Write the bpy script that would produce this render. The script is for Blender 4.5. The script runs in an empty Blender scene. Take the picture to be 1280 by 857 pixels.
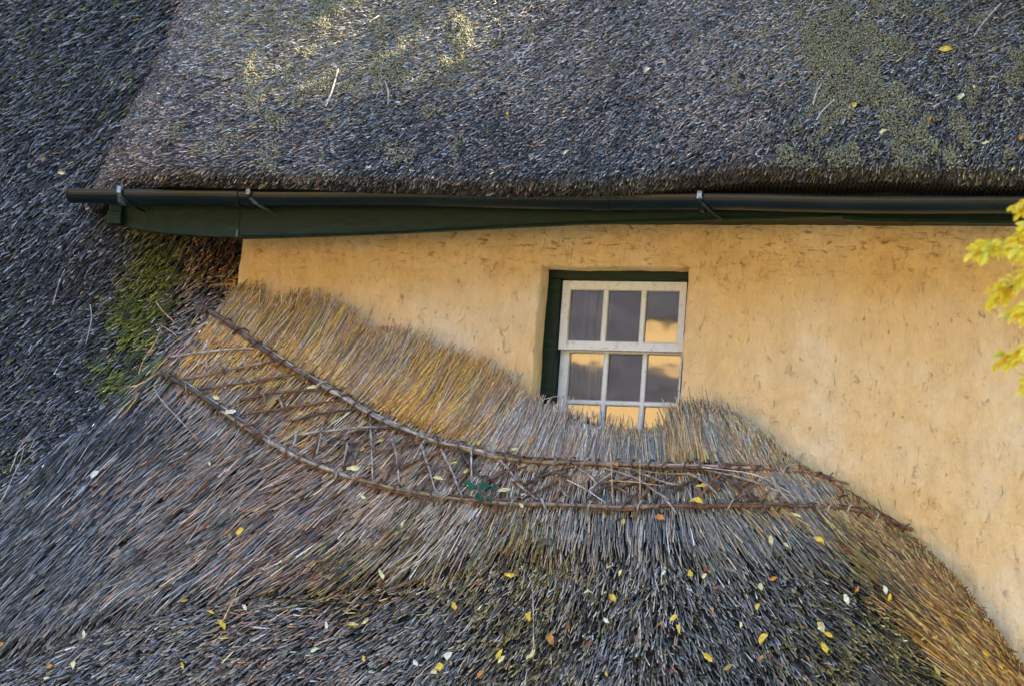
import bpy, math, random
import numpy as np
from mathutils import Matrix, Vector

SC = bpy.context.scene
COL = SC.collection
rng = np.random.default_rng(7)
random.seed(7)
R = math.radians

# ------------------------------------------------------------------ camera
CAM = np.array([3.75, -11.4, 1.6])
TGT = np.array([0.0, 0.0, 3.3])
FPX = 3025.0


def _basis():
    f = TGT - CAM
    f /= np.linalg.norm(f)
    r = np.cross(f, [0, 0, 1.0]); r /= np.linalg.norm(r)
    u = np.cross(r, f)
    a = R(4.0)
    r2 = r * math.cos(a) + u * math.sin(a)
    u2 = -r * math.sin(a) + u * math.cos(a)
    B = np.array([r2, u2, f]).T
    d = np.array([(778 - 640) / FPX, -(440 - 428.5) / FPX, 1.0]); d /= np.linalg.norm(d)
    q = Vector(d).rotation_difference(Vector((0, 0, 1))).to_matrix()
    return B @ np.array(q)


BAS = _basis()
cd = bpy.data.cameras.new('camera')
cam = bpy.data.objects.new('camera', cd)
COL.objects.link(cam)
m3 = np.eye(4); m3[:3, 0] = BAS[:, 0]; m3[:3, 1] = BAS[:, 1]; m3[:3, 2] = -BAS[:, 2]; m3[:3, 3] = CAM
cam.matrix_world = Matrix(m3.tolist())
cd.sensor_width = 36.0
cd.lens = 36.0 * FPX / 1280
cd.clip_end = 400
cd.dof.use_dof = True
cd.dof.focus_distance = 12.1
cd.dof.aperture_fstop = 2.8
SC.camera = cam

# ------------------------------------------------------------------ light
SUN_E, SUN_A = R(42), R(-62)         # elevation; angle from +Y towards -X (behind the roof, to the right)
SUN = np.array([-math.cos(SUN_E) * math.sin(SUN_A), math.cos(SUN_E) * math.cos(SUN_A), math.sin(SUN_E)])
w = bpy.data.worlds.new("World"); SC.world = w; w.use_nodes = True
wn = w.node_tree
sky = wn.nodes.new('ShaderNodeTexSky'); sky.sky_type = 'NISHITA'; sky.sun_disc = False
sky.sun_elevation = SUN_E; sky.sun_rotation = -SUN_A
sky.air_density = 1.0; sky.dust_density = 0.3; sky.ozone_density = 2.0
wn.links.new(sky.outputs[0], wn.nodes['Background'].inputs[0])
wn.nodes['Background'].inputs[1].default_value = 0.15
sl = bpy.data.lights.new('sun', 'SUN'); sl.energy = 4.2; sl.angle = R(0.5); sl.color = (1, 0.84, 0.66)
so = bpy.data.objects.new('sun', sl); COL.objects.link(so)
so.rotation_euler = Vector(SUN.tolist()).to_track_quat('Z', 'Y').to_euler()
SC.view_settings.view_transform = 'Standard'
SC.view_settings.look = 'None'
SC.view_settings.exposure = 2.88
SC.cycles.use_denoising = True
SC.cycles.max_bounces = 6
SC.cycles.transparent_max_bounces = 8

# ------------------------------------------------------------------ projection helpers (to read positions off the photograph)


def ray(u, v):
    u = np.asarray(u, float); v = np.asarray(v, float)
    d = (BAS[:, 0][:, None] * (u.ravel() - 640) / FPX - BAS[:, 1][:, None] * (v.ravel() - 428.5) / FPX + BAS[:, 2][:, None])
    return d.T


def P(u, v, Y=0.0):
    d = ray(u, v)
    t = (Y - CAM[1]) / d[:, 1]
    p = CAM + d * t[:, None]
    return p[0] if p.shape[0] == 1 and np.ndim(u) == 0 else p


def proj(p):
    q = (np.atleast_2d(p) - CAM) @ BAS
    return 640 + FPX * q[:, 0] / q[:, 2], 428.5 - FPX * q[:, 1] / q[:, 2]


def Psurf(u, v, f):
    d = ray(u, v)
    Y = np.full(len(d), -0.4)
    for _ in range(30):
        t = (Y - CAM[1]) / d[:, 1]
        p = CAM + d * t[:, None]
        Y = Y * 0.4 + 0.6 * f(p[:, 0], p[:, 2])
    t = (Y - CAM[1]) / d[:, 1]
    return CAM + d * t[:, None]


def hsh(a, b, s=0):
    h = (a.astype(np.int64) * 374761393 + b.astype(np.int64) * 668265263 + s * 974634777) & 0xffffffff
    h = ((h ^ (h >> 13)) * 1274126177) & 0xffffffff
    return ((h ^ (h >> 16)) & 0xffff) / 65535.0


def vnoise(x, y, s=0):
    xi = np.floor(x); yi = np.floor(y)
    fx = x - xi; fy = y - yi
    fx = fx * fx * (3 - 2 * fx); fy = fy * fy * (3 - 2 * fy)
    a = hsh(xi, yi, s); b = hsh(xi + 1, yi, s); c = hsh(xi, yi + 1, s); d = hsh(xi + 1, yi + 1, s)
    return (a * (1 - fx) + b * fx) * (1 - fy) + (c * (1 - fx) + d * fx) * fy


def fbm(x, y, s=0, o=3):
    t = 0; a = 1.0; n = 0
    for k in range(o):
        t = t + a * vnoise(x * 2 ** k, y * 2 ** k, s + k * 17); n += a; a *= 0.55
    return t / n


def sst(a, b, x):
    t = np.clip((x - a) / (b - a), 0, 1)
    return t * t * (3 - 2 * t)

# ------------------------------------------------------------------ materials


def mat(name, col=(0.5, 0.5, 0.5), rough=0.6, spec=0.5, metal=0.0):
    m = bpy.data.materials.new(name); m.use_nodes = True
    b = m.node_tree.nodes['Principled BSDF']
    b.inputs['Base Color'].default_value = (*col, 1)
    b.inputs['Roughness'].default_value = rough
    b.inputs['Specular IOR Level'].default_value = spec
    b.inputs['Metallic'].default_value = metal
    return m


def N(m, t): return m.node_tree.nodes.new(t)
def L(m, a, b): m.node_tree.links.new(a, b)


def ramp(m, fac, stops):
    r = N(m, 'ShaderNodeValToRGB')
    while len(r.color_ramp.elements) < len(stops): r.color_ramp.elements.new(0.5)
    for e, (p, c) in zip(r.color_ramp.elements, stops):
        e.position = p; e.color = (*c, 1) if len(c) == 3 else c
    L(m, fac, r.inputs[0]); return r.outputs[0]


def noise(m, scale, detail=4, rough=0.55, vec=None, dist=0.0, stretch=None):
    n = N(m, 'ShaderNodeTexNoise'); n.inputs['Scale'].default_value = scale
    n.inputs['Detail'].default_value = detail; n.inputs['Roughness'].default_value = rough
    n.inputs['Distortion'].default_value = dist
    tc = N(m, 'ShaderNodeTexCoord'); o = tc.outputs['Object']
    if stretch:
        mp = N(m, 'ShaderNodeMapping'); mp.inputs['Scale'].default_value = stretch[:3]
        if len(stretch) > 3: mp.inputs['Rotation'].default_value = (0, stretch[3], 0)
        L(m, o, mp.inputs[0]); o = mp.outputs[0]
    L(m, o, n.inputs['Vector']); return n.outputs[0]


def mixc(m, fac, a, b, mode='MIX'):
    x = N(m, 'ShaderNodeMix'); x.data_type = 'RGBA'; x.blend_type = mode
    for s, val in ((0, fac), (6, a), (7, b)):
        if isinstance(val, (int, float)): x.inputs[s].default_value = val
        elif isinstance(val, tuple): x.inputs[s].default_value = (*val, 1)
        else: L(m, val, x.inputs[s])
    return x.outputs[2]


def bump(m, h, strength=0.5, dist=0.01):
    b = N(m, 'ShaderNodeBump'); b.inputs['Strength'].default_value = strength; b.inputs['Distance'].default_value = dist
    L(m, h, b.inputs['Height']); L(m, b.outputs[0], m.node_tree.nodes['Principled BSDF'].inputs['Normal'])


def setc(m, o): L(m, o, m.node_tree.nodes['Principled BSDF'].inputs['Base Color'])


def attr_mat(name, rough, spec, jitter=30.0, amt=0.35):
    m = mat(name, rough=rough, spec=spec)
    a = N(m, 'ShaderNodeAttribute'); a.attribute_name = 'tint'
    n = noise(m, jitter, 2)
    r = ramp(m, n, [(0.3, (1 - amt,) * 3), (0.7, (1 + amt * 0.5,) * 3)])
    setc(m, mixc(m, 1.0, a.outputs['Color'], r, 'MULTIPLY'))
    return m


M_reed = attr_mat('reed_straw', 0.5, 0.28, 60, 0.3)
M_moss = attr_mat('moss', 0.95, 0.1, 120, 0.5)
M_under = mat('packed_thatch', (0.03, 0.026, 0.022), 0.95, 0.1)
n_ = noise(M_under, 60, 4, stretch=(1, 1, 0.25, 0.6))
setc(M_under, ramp(M_under, n_, [(0.35, (0.012, 0.011, 0.010)), (0.7, (0.05, 0.044, 0.038))]))
bump(M_under, n_, 0.8, 0.02)

M_wall = mat('ochre_limewash', (0.75, 0.5, 0.22), 0.9, 0.15)
big = noise(M_wall, 1.3, 4)
base = ramp(M_wall, big, [(0.3, (0.86, 0.575, 0.25)), (0.5, (0.88, 0.63, 0.33)), (0.66, (0.90, 0.73, 0.49))])
fine = noise(M_wall, 9, 5, 0.65, stretch=(1, 1, 0.6))
base = mixc(M_wall, 1.0, base, ramp(M_wall, fine, [(0.3, (0.88, 0.86, 0.84)), (0.55, (1, 1, 1)), (0.75, (1.04, 1.05, 1.07))]), 'MULTIPLY')
# fine dark pits and grime caught in the trowel marks
crk = noise(M_wall, 21, 4, 0.7, dist=0.8, stretch=(1.25, 1, 0.7))
pit = ramp(M_wall, crk, [(0.27, (1, 1, 1)), (0.40, (0, 0, 0))])
patch = ramp(M_wall, noise(M_wall, 2.1, 4), [(0.42, (0.12, 0.12, 0.12)), (0.62, (0.85, 0.85, 0.85))])
pf = mixc(M_wall, 1.0, pit, patch, 'MULTIPLY')
crk2 = noise(M_wall, 46, 3, 0.6, dist=0.5, stretch=(1.4, 1, 0.6))
pit2 = ramp(M_wall, crk2, [(0.26, (1, 1, 1)), (0.335, (0, 0, 0))])
pf2 = mixc(M_wall, 1.0, pit2, ramp(M_wall, noise(M_wall, 5.5, 3), [(0.46, (0, 0, 0)), (0.62, (0.9, 0.9, 0.9))]), 'MULTIPLY')
c1 = mixc(M_wall, pf, base, mixc(M_wall, 1.0, base, (0.55, 0.50, 0.48), 'MULTIPLY'))
c1 = mixc(M_wall, pf2, c1, (0.34, 0.23, 0.14))
# drag marks of the trowel, running along the wall under the eave
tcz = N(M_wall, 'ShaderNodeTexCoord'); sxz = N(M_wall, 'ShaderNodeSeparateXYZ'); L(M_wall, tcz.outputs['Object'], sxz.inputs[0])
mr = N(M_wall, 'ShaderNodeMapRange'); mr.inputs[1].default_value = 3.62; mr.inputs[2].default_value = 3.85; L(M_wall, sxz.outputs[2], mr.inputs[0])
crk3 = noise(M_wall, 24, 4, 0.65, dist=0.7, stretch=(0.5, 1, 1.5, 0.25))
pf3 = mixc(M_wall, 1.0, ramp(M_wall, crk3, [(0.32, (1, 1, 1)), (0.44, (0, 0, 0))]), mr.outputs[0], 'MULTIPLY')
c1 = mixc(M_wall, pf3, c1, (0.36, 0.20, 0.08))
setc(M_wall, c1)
hn = mixc(M_wall, 0.35, noise(M_wall, 22, 6, 0.62, dist=0.4, stretch=(1, 1, 0.55)), pit, 'SUBTRACT')
bump(M_wall, hn, 1.0, 0.022)

M_green = mat('dark_green_paint', (0.012, 0.045, 0.03), 0.5, 0.25)
g = noise(M_green, 25, 5, stretch=(0.4, 1, 2))
setc(M_green, ramp(M_green, g, [(0.35, (0.002, 0.014, 0.008)), (0.62, (0.004, 0.028, 0.016)), (0.80, (0.02, 0.05, 0.038))]))
bump(M_green, noise(M_green, 120, 3), 0.35, 0.003)
M_gut = mat('green_black_gutter', (0.008, 0.022, 0.028), 0.33, 0.4)
g = noise(M_gut, 9, 5, stretch=(0.3, 1, 1))
setc(M_gut, ramp(M_gut, g, [(0.4, (0.003, 0.009, 0.013)), (0.7, (0.007, 0.018, 0.022)), (0.85, (0.03, 0.045, 0.05))]))
M_brk = mat('weathered_metal', (0.30, 0.36, 0.42), 0.5, 0.5, 0.3)
g = noise(M_brk, 60, 4)
setc(M_brk, ramp(M_brk, g, [(0.35, (0.10, 0.13, 0.15)), (0.65, (0.42, 0.48, 0.56))]))
M_dull = mat('dusty_grey_green_metal', (0.09, 0.12, 0.13), 0.6, 0.3)
M_white = mat('white_gloss_paint', (0.78, 0.79, 0.8), 0.4, 0.5)
g = noise(M_white, 30, 5, 0.65)
setc(M_white, ramp(M_white, g, [(0.28, (0.45, 0.47, 0.47)), (0.42, (0.76, 0.80, 0.84)), (0.7, (0.83, 0.87, 0.92))]))
bump(M_white, g, 0.2, 0.003)
M_putty = mat('grey_putty', (0.5, 0.5, 0.47), 0.8, 0.2)
M_glass = bpy.data.materials.new('old_glass'); M_glass.use_nodes = True
nt = M_glass.node_tree; nt.nodes.remove(nt.nodes['Principled BSDF'])
gl = nt.nodes.new('ShaderNodeBsdfGlossy'); gl.inputs['Roughness'].default_value = 0.03
tr = nt.nodes.new('ShaderNodeBsdfTransparent'); tr.inputs[0].default_value = (0.82, 0.84, 0.86, 1)
fr = nt.nodes.new('ShaderNodeFresnel'); fr.inputs[0].default_value = 2.6
mx = nt.nodes.new('ShaderNodeMixShader')
nz = nt.nodes.new('ShaderNodeTexNoise'); nz.inputs['Scale'].default_value = 9; nz.inputs['Detail'].default_value = 1
tcg = nt.nodes.new('ShaderNodeTexCoord'); bm_ = nt.nodes.new('ShaderNodeBump')
bm_.inputs['Strength'].default_value = 0.07; bm_.inputs['Distance'].default_value = 0.004
nt.links.new(tcg.outputs['Object'], nz.inputs['Vector']); nt.links.new(nz.outputs[0], bm_.inputs['Height'])
nt.links.new(bm_.outputs[0], gl.inputs['Normal'])
nt.links.new(fr.outputs[0], mx.inputs[0]); nt.links.new(tr.outputs[0], mx.inputs[1]); nt.links.new(gl.outputs[0], mx.inputs[2])
nt.links.new(mx.outputs[0], nt.nodes['Material Output'].inputs[0])
M_cur = mat('grey_blue_curtain', (0.55, 0.56, 0.62), 0.9, 0.1)
M_room = mat('room_plaster', (0.45, 0.42, 0.42), 0.9, 0.1)
M_rod = mat('hazel_bark', (0.2, 0.14, 0.1), 0.7, 0.3)
g = noise(M_rod, 35, 4, 0.6)
a_ = N(M_rod, 'ShaderNodeAttribute'); a_.attribute_name = 'tint'
setc(M_rod, mixc(M_rod, 1.0, a_.outputs['Color'], ramp(M_rod, g, [(0.32, (0.35, 0.32, 0.32)), (0.55, (1, 1, 1)), (0.75, (1.35, 1.4, 1.45))]), 'MULTIPLY'))
bump(M_rod, g, 0.5, 0.004)
M_leaf = mat('leaf', rough=0.5, spec=0.35)
a_ = N(M_leaf, 'ShaderNodeAttribute'); a_.attribute_name = 'tint'
setc(M_leaf, mixc(M_leaf, 1.0, a_.outputs['Color'], ramp(M_leaf, noise(M_leaf, 50, 3), [(0.3, (0.7, 0.62, 0.5)), (0.55, (1, 1, 1))]), 'MULTIPLY'))
M_bark = mat('bark', (0.13, 0.10, 0.08), 0.9, 0.1)
M_tleaf = attr_mat('tree_leaf', 0.5, 0.4, 20, 0.3)
_tl = N(M_tleaf, 'ShaderNodeBsdfTranslucent'); _ta = N(M_tleaf, 'ShaderNodeAttribute'); _ta.attribute_name = 'tint'
L(M_tleaf, _ta.outputs['Color'], _tl.inputs[0]); _tm = N(M_tleaf, 'ShaderNodeMixShader'); _tm.inputs[0].default_value = 0.4
L(M_tleaf, M_tleaf.node_tree.nodes['Principled BSDF'].outputs[0], _tm.inputs[1]); L(M_tleaf, _tl.outputs[0], _tm.inputs[2])
L(M_tleaf, _tm.outputs[0], M_tleaf.node_tree.nodes['Material Output'].inputs[0])
M_ground = mat('gravel_and_grass', (0.3, 0.25, 0.17), 0.95, 0.1)
setc(M_ground, ramp(M_ground, noise(M_ground, 0.35, 5), [(0.42, (0.12, 0.105, 0.085)), (0.6, (0.06, 0.075, 0.04))]))
M_net = mat('rusty_wire_netting', (0.16, 0.13, 0.11), 0.5, 0.5, 0.5)
M_mortar = mat('lead_flashing', (0.2, 0.22, 0.26), 0.6, 0.4)

# ------------------------------------------------------------------ object helpers


def link(o, parent=None, **kw):
    COL.objects.link(o)
    if parent: o.parent = parent
    for k, v in kw.items():
        if v: o[k] = v
    return o


def mesh(name, verts, faces, material, parent=None, tint=None, smooth=False, **kw):
    """faces: int array (n,3|4) or list of tuples; tint: per-vertex colours"""
    me = bpy.data.meshes.new(name)
    verts = np.asarray(verts, dtype=np.float32).reshape(-1, 3)
    if isinstance(faces, np.ndarray):
        k = faces.shape[1]; nf = len(faces)
        me.vertices.add(len(verts)); me.vertices.foreach_set('co', verts.ravel())
        me.loops.add(nf * k); me.loops.foreach_set('vertex_index', faces.ravel().astype(np.int32))
        me.polygons.add(nf); me.polygons.foreach_set('loop_start', np.arange(0, nf * k, k, dtype=np.int32))
        me.polygons.foreach_set('loop_total', np.full(nf, k, dtype=np.int32))
        me.update(calc_edges=True)
    else:
        me.from_pydata([tuple(map(float, v)) for v in verts], [], faces); me.update()
    if smooth: me.polygons.foreach_set('use_smooth', np.ones(len(me.polygons), dtype=bool))
    if tint is not None:
        t = np.asarray(tint, float)
        if t.ndim == 1: t = np.tile(t, (len(verts), 1))
        at = me.color_attributes.new('tint', 'FLOAT_COLOR', 'POINT')
        at.data.foreach_set('color', np.c_[t, np.ones(len(t))].astype(np.float32).ravel())
    me.materials.append(material)
    return link(bpy.data.objects.new(name, me), parent, **kw)


def empty(name, loc, label, cat, group=None):
    o = bpy.data.objects.new(name, None); o.location = loc; o.empty_display_size = 0.2
    return link(o, None, label=label, category=cat, group=group)


def place(o, parent):
    """parent keeping world position (parents are unrotated empties)"""
    o.parent = parent
    o.location = Vector(o.location) - Vector(parent.location)
    return o


def rel(parent, verts):
    return np.asarray(verts, float) - np.array(parent.location)


def boxv(x0, x1, y0, y1, z0, z1, bev=0.0):
    v = [(x, y, z) for x in (x0, x1) for y in (y0, y1) for z in (z0, z1)]
    f = [(0, 1, 3, 2), (4, 6, 7, 5), (0, 4, 5, 1), (2, 3, 7, 6), (0, 2, 6, 4), (1, 5, 7, 3)]
    return v, f


def box(name, x0, x1, y0, y1, z0, z1, material, parent=None, bev=0.004, **kw):
    v, f = boxv(x0, x1, y0, y1, z0, z1)
    if parent: v = rel(parent, v)
    o = mesh(name, v, f, material, None if not parent else parent, **kw)
    if bev:
        import bmesh
        b = bmesh.new(); b.from_mesh(o.data)
        bmesh.ops.bevel(b, geom=b.edges[:], offset=bev, segments=2, affect='EDGES', profile=0.5)
        b.to_mesh(o.data); b.free()
    return o


def tube(pts, rad, n=7, seed=0, rough=0.12, caps=True):
    pts = np.asarray(pts, float); m = len(pts)
    rad = np.broadcast_to(np.asarray(rad, float), (m,)).copy()
    rs = np.random.default_rng(seed)
    t = np.gradient(pts, axis=0); t /= np.linalg.norm(t, axis=1)[:, None] + 1e-9
    ref = np.array([0.13, -1, 0.21])
    a = np.cross(t, ref); a /= np.linalg.norm(a, axis=1)[:, None] + 1e-9
    b = np.cross(t, a)
    th = np.arange(n) / n * 2 * np.pi
    rr = rad[:, None] * (1 + rough * rs.uniform(-1, 1, (m, n)))
    V = pts[:, None, :] + rr[..., None] * (np.cos(th)[None, :, None] * a[:, None, :] + np.sin(th)[None, :, None] * b[:, None, :])
    V = V.reshape(-1, 3)
    F = []
    for i in range(m - 1):
        for j in range(n):
            F.append((i * n + j, i * n + (j + 1) % n, (i + 1) * n + (j + 1) % n, (i + 1) * n + j))
    if caps:
        F.append(tuple(range(n))[::-1]); F.append(tuple(range((m - 1) * n, m * n)))
    return V, F


def spline(pts, n):
    """Catmull-Rom through pts (k,d)"""
    p = np.asarray(pts, float)
    if len(p) < 3: return np.array([p[0] + (p[-1] - p[0]) * t for t in np.linspace(0, 1, n)])
    q = np.vstack([2 * p[0] - p[1], p, 2 * p[-1] - p[-2]])
    out = []
    for s in np.linspace(0, len(p) - 1 - 1e-6, n):
        i = int(s); t = s - i; a, b, c, d = q[i], q[i + 1], q[i + 2], q[i + 3]
        out.append(0.5 * ((2 * b) + (-a + c) * t + (2 * a - 5 * b + 4 * c - d) * t * t + (-a + 3 * b - 3 * c + d) * t ** 3))
    return np.array(out)


def gridfaces(nx, nz, mask=None):
    i, j = np.meshgrid(np.arange(nx - 1), np.arange(nz - 1), indexing='ij')
    a = i * nz + j
    F = np.stack([a, a + nz, a + nz + 1, a + 1], -1).reshape(-1, 4)
    if mask is not None: F = F[mask.ravel()]
    return F

# ------------------------------------------------------------------ surfaces of the thatch, y = f(x, z)


XC = P(295, 330, 0.0)[0]                 # left corner of the ochre wall
_T = np.array([(297, 372), (350, 392), (400, 410), (450, 432), (500, 452), (560, 476), (610, 500), (650, 516), (700, 532), (780, 544), (848, 540),
               (864, 512), (905, 510), (950, 545), (1000, 583), (1060, 617), (1140, 672), (1200, 730), (1240, 782), (1280, 842), (1400, 1020), (1560, 1260)])
_Tp = P(_T[:, 0], _T[:, 1], -0.09)
def Tz(x): return np.interp(x, _Tp[:, 0], _Tp[:, 2])
def Tsm(x):
    return (Tz(x - 0.07) + Tz(x - 0.035) + Tz(x) + Tz(x + 0.035) + Tz(x + 0.07)) / 5


_capL = np.array([(297, 352), (262, 395), (225, 440), (200, 478), (165, 540), (110, 610), (40, 700), (-80, 840)])
_capP = P(_capL[:, 0], _capL[:, 1], -0.2)
_lipU = np.array([(-100, 900), (150, 830), (300, 770), (430, 752), (560, 735), (640, 712), (800, 705), (1000, 722), (1120, 745), (1200, 800), (1300, 900)])
_lipP = P(_lipU[:, 0], _lipU[:, 1], -0.5)


def f_low(x, z):
    x = np.asarray(x, float); z = np.asarray(z, float)
    s = Tsm(x) - z
    y = -(0.07 + 0.72 * np.maximum(s, 0)) - np.where(s < 0, 0.5 * s, 0) * (x < XC + 0.2)
    # newer ridge cap stands proud of the old thatch left of it and of the weathered thatch below it
    xl = np.interp(z, _capP[::-1, 2], _capP[::-1, 0])
    cap = sst(-0.06, 0.05, x - xl)
    y = y + 0.075 * (1 - cap)
    y = y + 0.035 * (1 - sst(-0.03, 0.05, z - np.interp(x, _lipP[:, 0], _lipP[:, 2])))
    y = y - 0.35 * sst(0.9, 2.2, XC - x)
    y = y + 0.05 * (fbm(x * 2.3, z * 2.3, 3) - 0.5) * (s > 0.1)
    y = y + 0.16 * sst(0.55, 0.0, XC - x) * sst(0.1, -0.3, s) * (x < XC)
    return y


YE = -0.60
_E = np.array([(-200, 214), (90, 220), (300, 225), (500, 231), (640, 235), (780, 233), (850, 224), (940, 217), (1040, 219), (1100, 216), (1200, 221), (1290, 222), (1500, 226)])
_Ep = P(_E[:, 0], _E[:, 1], YE)
def Ez(x): return np.interp(x, _Ep[:, 0], _Ep[:, 2])
_V = np.array([(120, -140), (145, -70), (168, 0), (166, 60), (168, 110), (172, 165), (178, 225), (180, 260)])
_Vp = P(_V[:, 0], _V[:, 1], -0.3)


def verge(x, z):
    xv = np.interp(z, _Vp[::-1, 2], _Vp[::-1, 0])
    t = np.clip((xv + 0.35 - x) / 0.70, 0, 1.9)
    return 0.5 * t ** 1.6


def f_up(x, z):
    x = np.asarray(x, float); z = np.asarray(z, float)
    d = z - Ez(x)
    y = YE + 0.86 * np.maximum(d - 0.03, 0) + 0.05 * sst(0.05, -0.03, d)
    xv = np.interp(z, _Vp[::-1, 2], _Vp[::-1, 0])
    y = y + verge(x, z)
    return y + 0.05 * (fbm(x * 2.0, z * 2.0, 9) - 0.5)


X0, X1 = P(-300, 430, 0)[0], P(1480, 430, 0)[0]
ZB = 1.25
ZT = 6.3


def idw(u, v, pts, vals, p=2.6, anis=1.0):
    pts = np.asarray(pts, float); vals = np.asarray(vals, float)
    out = np.zeros((len(u),) + vals.shape[1:])
    for k in range(0, len(u), 20000):
        du = u[k:k + 20000, None] - pts[None, :, 0]; dv = (v[k:k + 20000, None] - pts[None, :, 1]) * anis
        w_ = 1.0 / (du * du + dv * dv + 150.0) ** (p / 2)
        w_ /= w_.sum(1, keepdims=True)
        out[k:k + 20000] = w_ @ vals
    return out


def xz_dir(x, z, f, ang):
    """in-surface direction (dx, dz) whose image direction is ang degrees"""
    e = 0.02
    p0 = np.c_[x, f(x, z), z]; px = np.c_[x + e, f(x + e, z), z]; pz = np.c_[x, f(x, z + e), z + e]
    # use the smooth large-scale slope only (no noise): average over a wide step
    u0, v0 = proj(p0); u1, v1 = proj(px); u2, v2 = proj(pz)
    a = (u1 - u0) / e; b = (u2 - u0) / e; c = (v1 - v0) / e; d = (v2 - v0) / e
    a = np.median(a); b = np.median(b); c = np.median(c); d = np.median(d)
    du = np.cos(np.radians(ang)); dv = -np.sin(np.radians(ang))
    det = a * d - b * c
    dx = (d * du - b * dv) / det; dz = (-c * du + a * dv) / det
    l = np.hypot(dx, dz)
    return dx / l, dz / l


def normal(x, z, f):
    e = 0.03
    fx = (f(x + e, z) - f(x - e, z)) / (2 * e); fz = (f(x, z + e) - f(x, z - e)) / (2 * e)
    n = np.c_[fx, -np.ones_like(fx), fz]
    return n / np.linalg.norm(n, axis=1)[:, None]


def reeds(name, x, z, ang, Ln, wd, off0, off1, col, f, parent, nsec=3, taper=0.7, bend=0.0, **kw):
    """x,z: lower end on the surface; ang: image direction of the upper end; off: stand-off of lower / upper end"""
    n = len(x)
    dx, dz = xz_dir(x, z, f, ang)
    nn = normal(x, z, f)
    T = np.linspace(0, 1, nsec)
    bv = rng.normal(0, 1, n) * bend
    C = []
    for t in T:
        lx = x + dx * Ln * t - dz * bv * Ln * t * (1 - t) * 2; lz = z + dz * Ln * t + dx * bv * Ln * t * (1 - t) * 2
        o = off0 + (off1 - off0) * t
        C.append(np.c_[lx, f(lx, lz), lz] + nn * o[:, None])
    C = np.stack(C, 1)                                    # n, nsec, 3
    t = C[:, -1] - C[:, 0]; t /= np.linalg.norm(t, axis=1)[:, None]
    b = np.cross(t, nn); b /= np.linalg.norm(b, axis=1)[:, None]
    a = np.cross(b, t)
    ph = rng.uniform(0, 2 * np.pi, n)
    V = np.zeros((n, nsec, 3, 3))
    for k in range(3):
        th = ph + k * 2 * np.pi / 3
        V[:, :, k] = C + ((np.cos(th)[:, None] * b + np.sin(th)[:, None] * a)[:, None, :] * (wd[:, None] * np.linspace(1, taper, nsec)[None, :])[..., None])
    V = V.reshape(-1, 3)
    tri = []
    for s in range(nsec - 1):
        for k in range(3):
            i0 = s * 3 + k; i1 = s * 3 + (k + 1) % 3
            tri += [(i0, i1, i1 + 3), (i0, i1 + 3, i0 + 3)]
    tri.append((0, 2, 1))
    tri = np.array(tri)
    F = (tri[None] + (np.arange(n) * nsec * 3)[:, None, None]).reshape(-1, 3)
    tint = np.repeat(col, nsec * 3, axis=0)
    if parent: V = rel(parent, V)
    return mesh(name, V, F, M_reed, parent, tint=tint, kind='stuff', **kw)


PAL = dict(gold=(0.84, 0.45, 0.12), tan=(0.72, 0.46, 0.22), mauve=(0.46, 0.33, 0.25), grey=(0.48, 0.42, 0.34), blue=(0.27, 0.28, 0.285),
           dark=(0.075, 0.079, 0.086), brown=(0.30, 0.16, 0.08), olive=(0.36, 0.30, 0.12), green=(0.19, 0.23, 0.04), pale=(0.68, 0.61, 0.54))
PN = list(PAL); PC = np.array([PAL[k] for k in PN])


def W(**k):
    v = np.zeros(len(PN))
    for a, b in k.items(): v[PN.index(a)] = b
    return v / v.sum()


def pick(weights, n, bright=0.28):
    c = np.cumsum(weights, 1); r_ = rng.uniform(0, 1, n)[:, None]
    i = np.minimum((r_ > c).sum(1), len(PN) - 1)
    col = PC[i] * np.exp(rng.normal(0, bright, n))[:, None]
    col *= 1 + rng.normal(0, 0.03, (n, 3))
    return np.clip(col, 0.005, 0.85)


# lower + left roof : direction and colour control points (image coordinates)
ANG_L = [(50, 50, 45), (50, 200, 50), (50, 350, 56), (150, 420, 58), (50, 550, 60), (250, 330, 62), (190, 380, 55), (330, 380, 62), (300, 360, 66), (420, 430, 53), (550, 480, 45),
         (600, 520, 50), (650, 545, 56), (700, 550, 64), (750, 560, 80), (800, 560, 90), (850, 560, 94), (880, 540, 108), (930, 560, 125), (1000, 580, 132),
         (1060, 620, 138), (1140, 670, 140), (950, 680, 113), (1050, 760, 126), (1200, 760, 138), (1250, 830, 138), (900, 800, 108), (800, 700, 91), (800, 800, 88), (700, 700, 78),
         (600, 700, 56), (500, 700, 42), (450, 600, 44), (350, 600, 36), (250, 600, 42), (300, 500, 50), (200, 700, 38), (350, 750, 34), (450, 800, 45), (600, 800, 62),
         (100, 800, 48), (50, 700, 48), (250, 450, 54), (700, 620, 72), (760, 640, 84), (860, 640, 97)]
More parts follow.
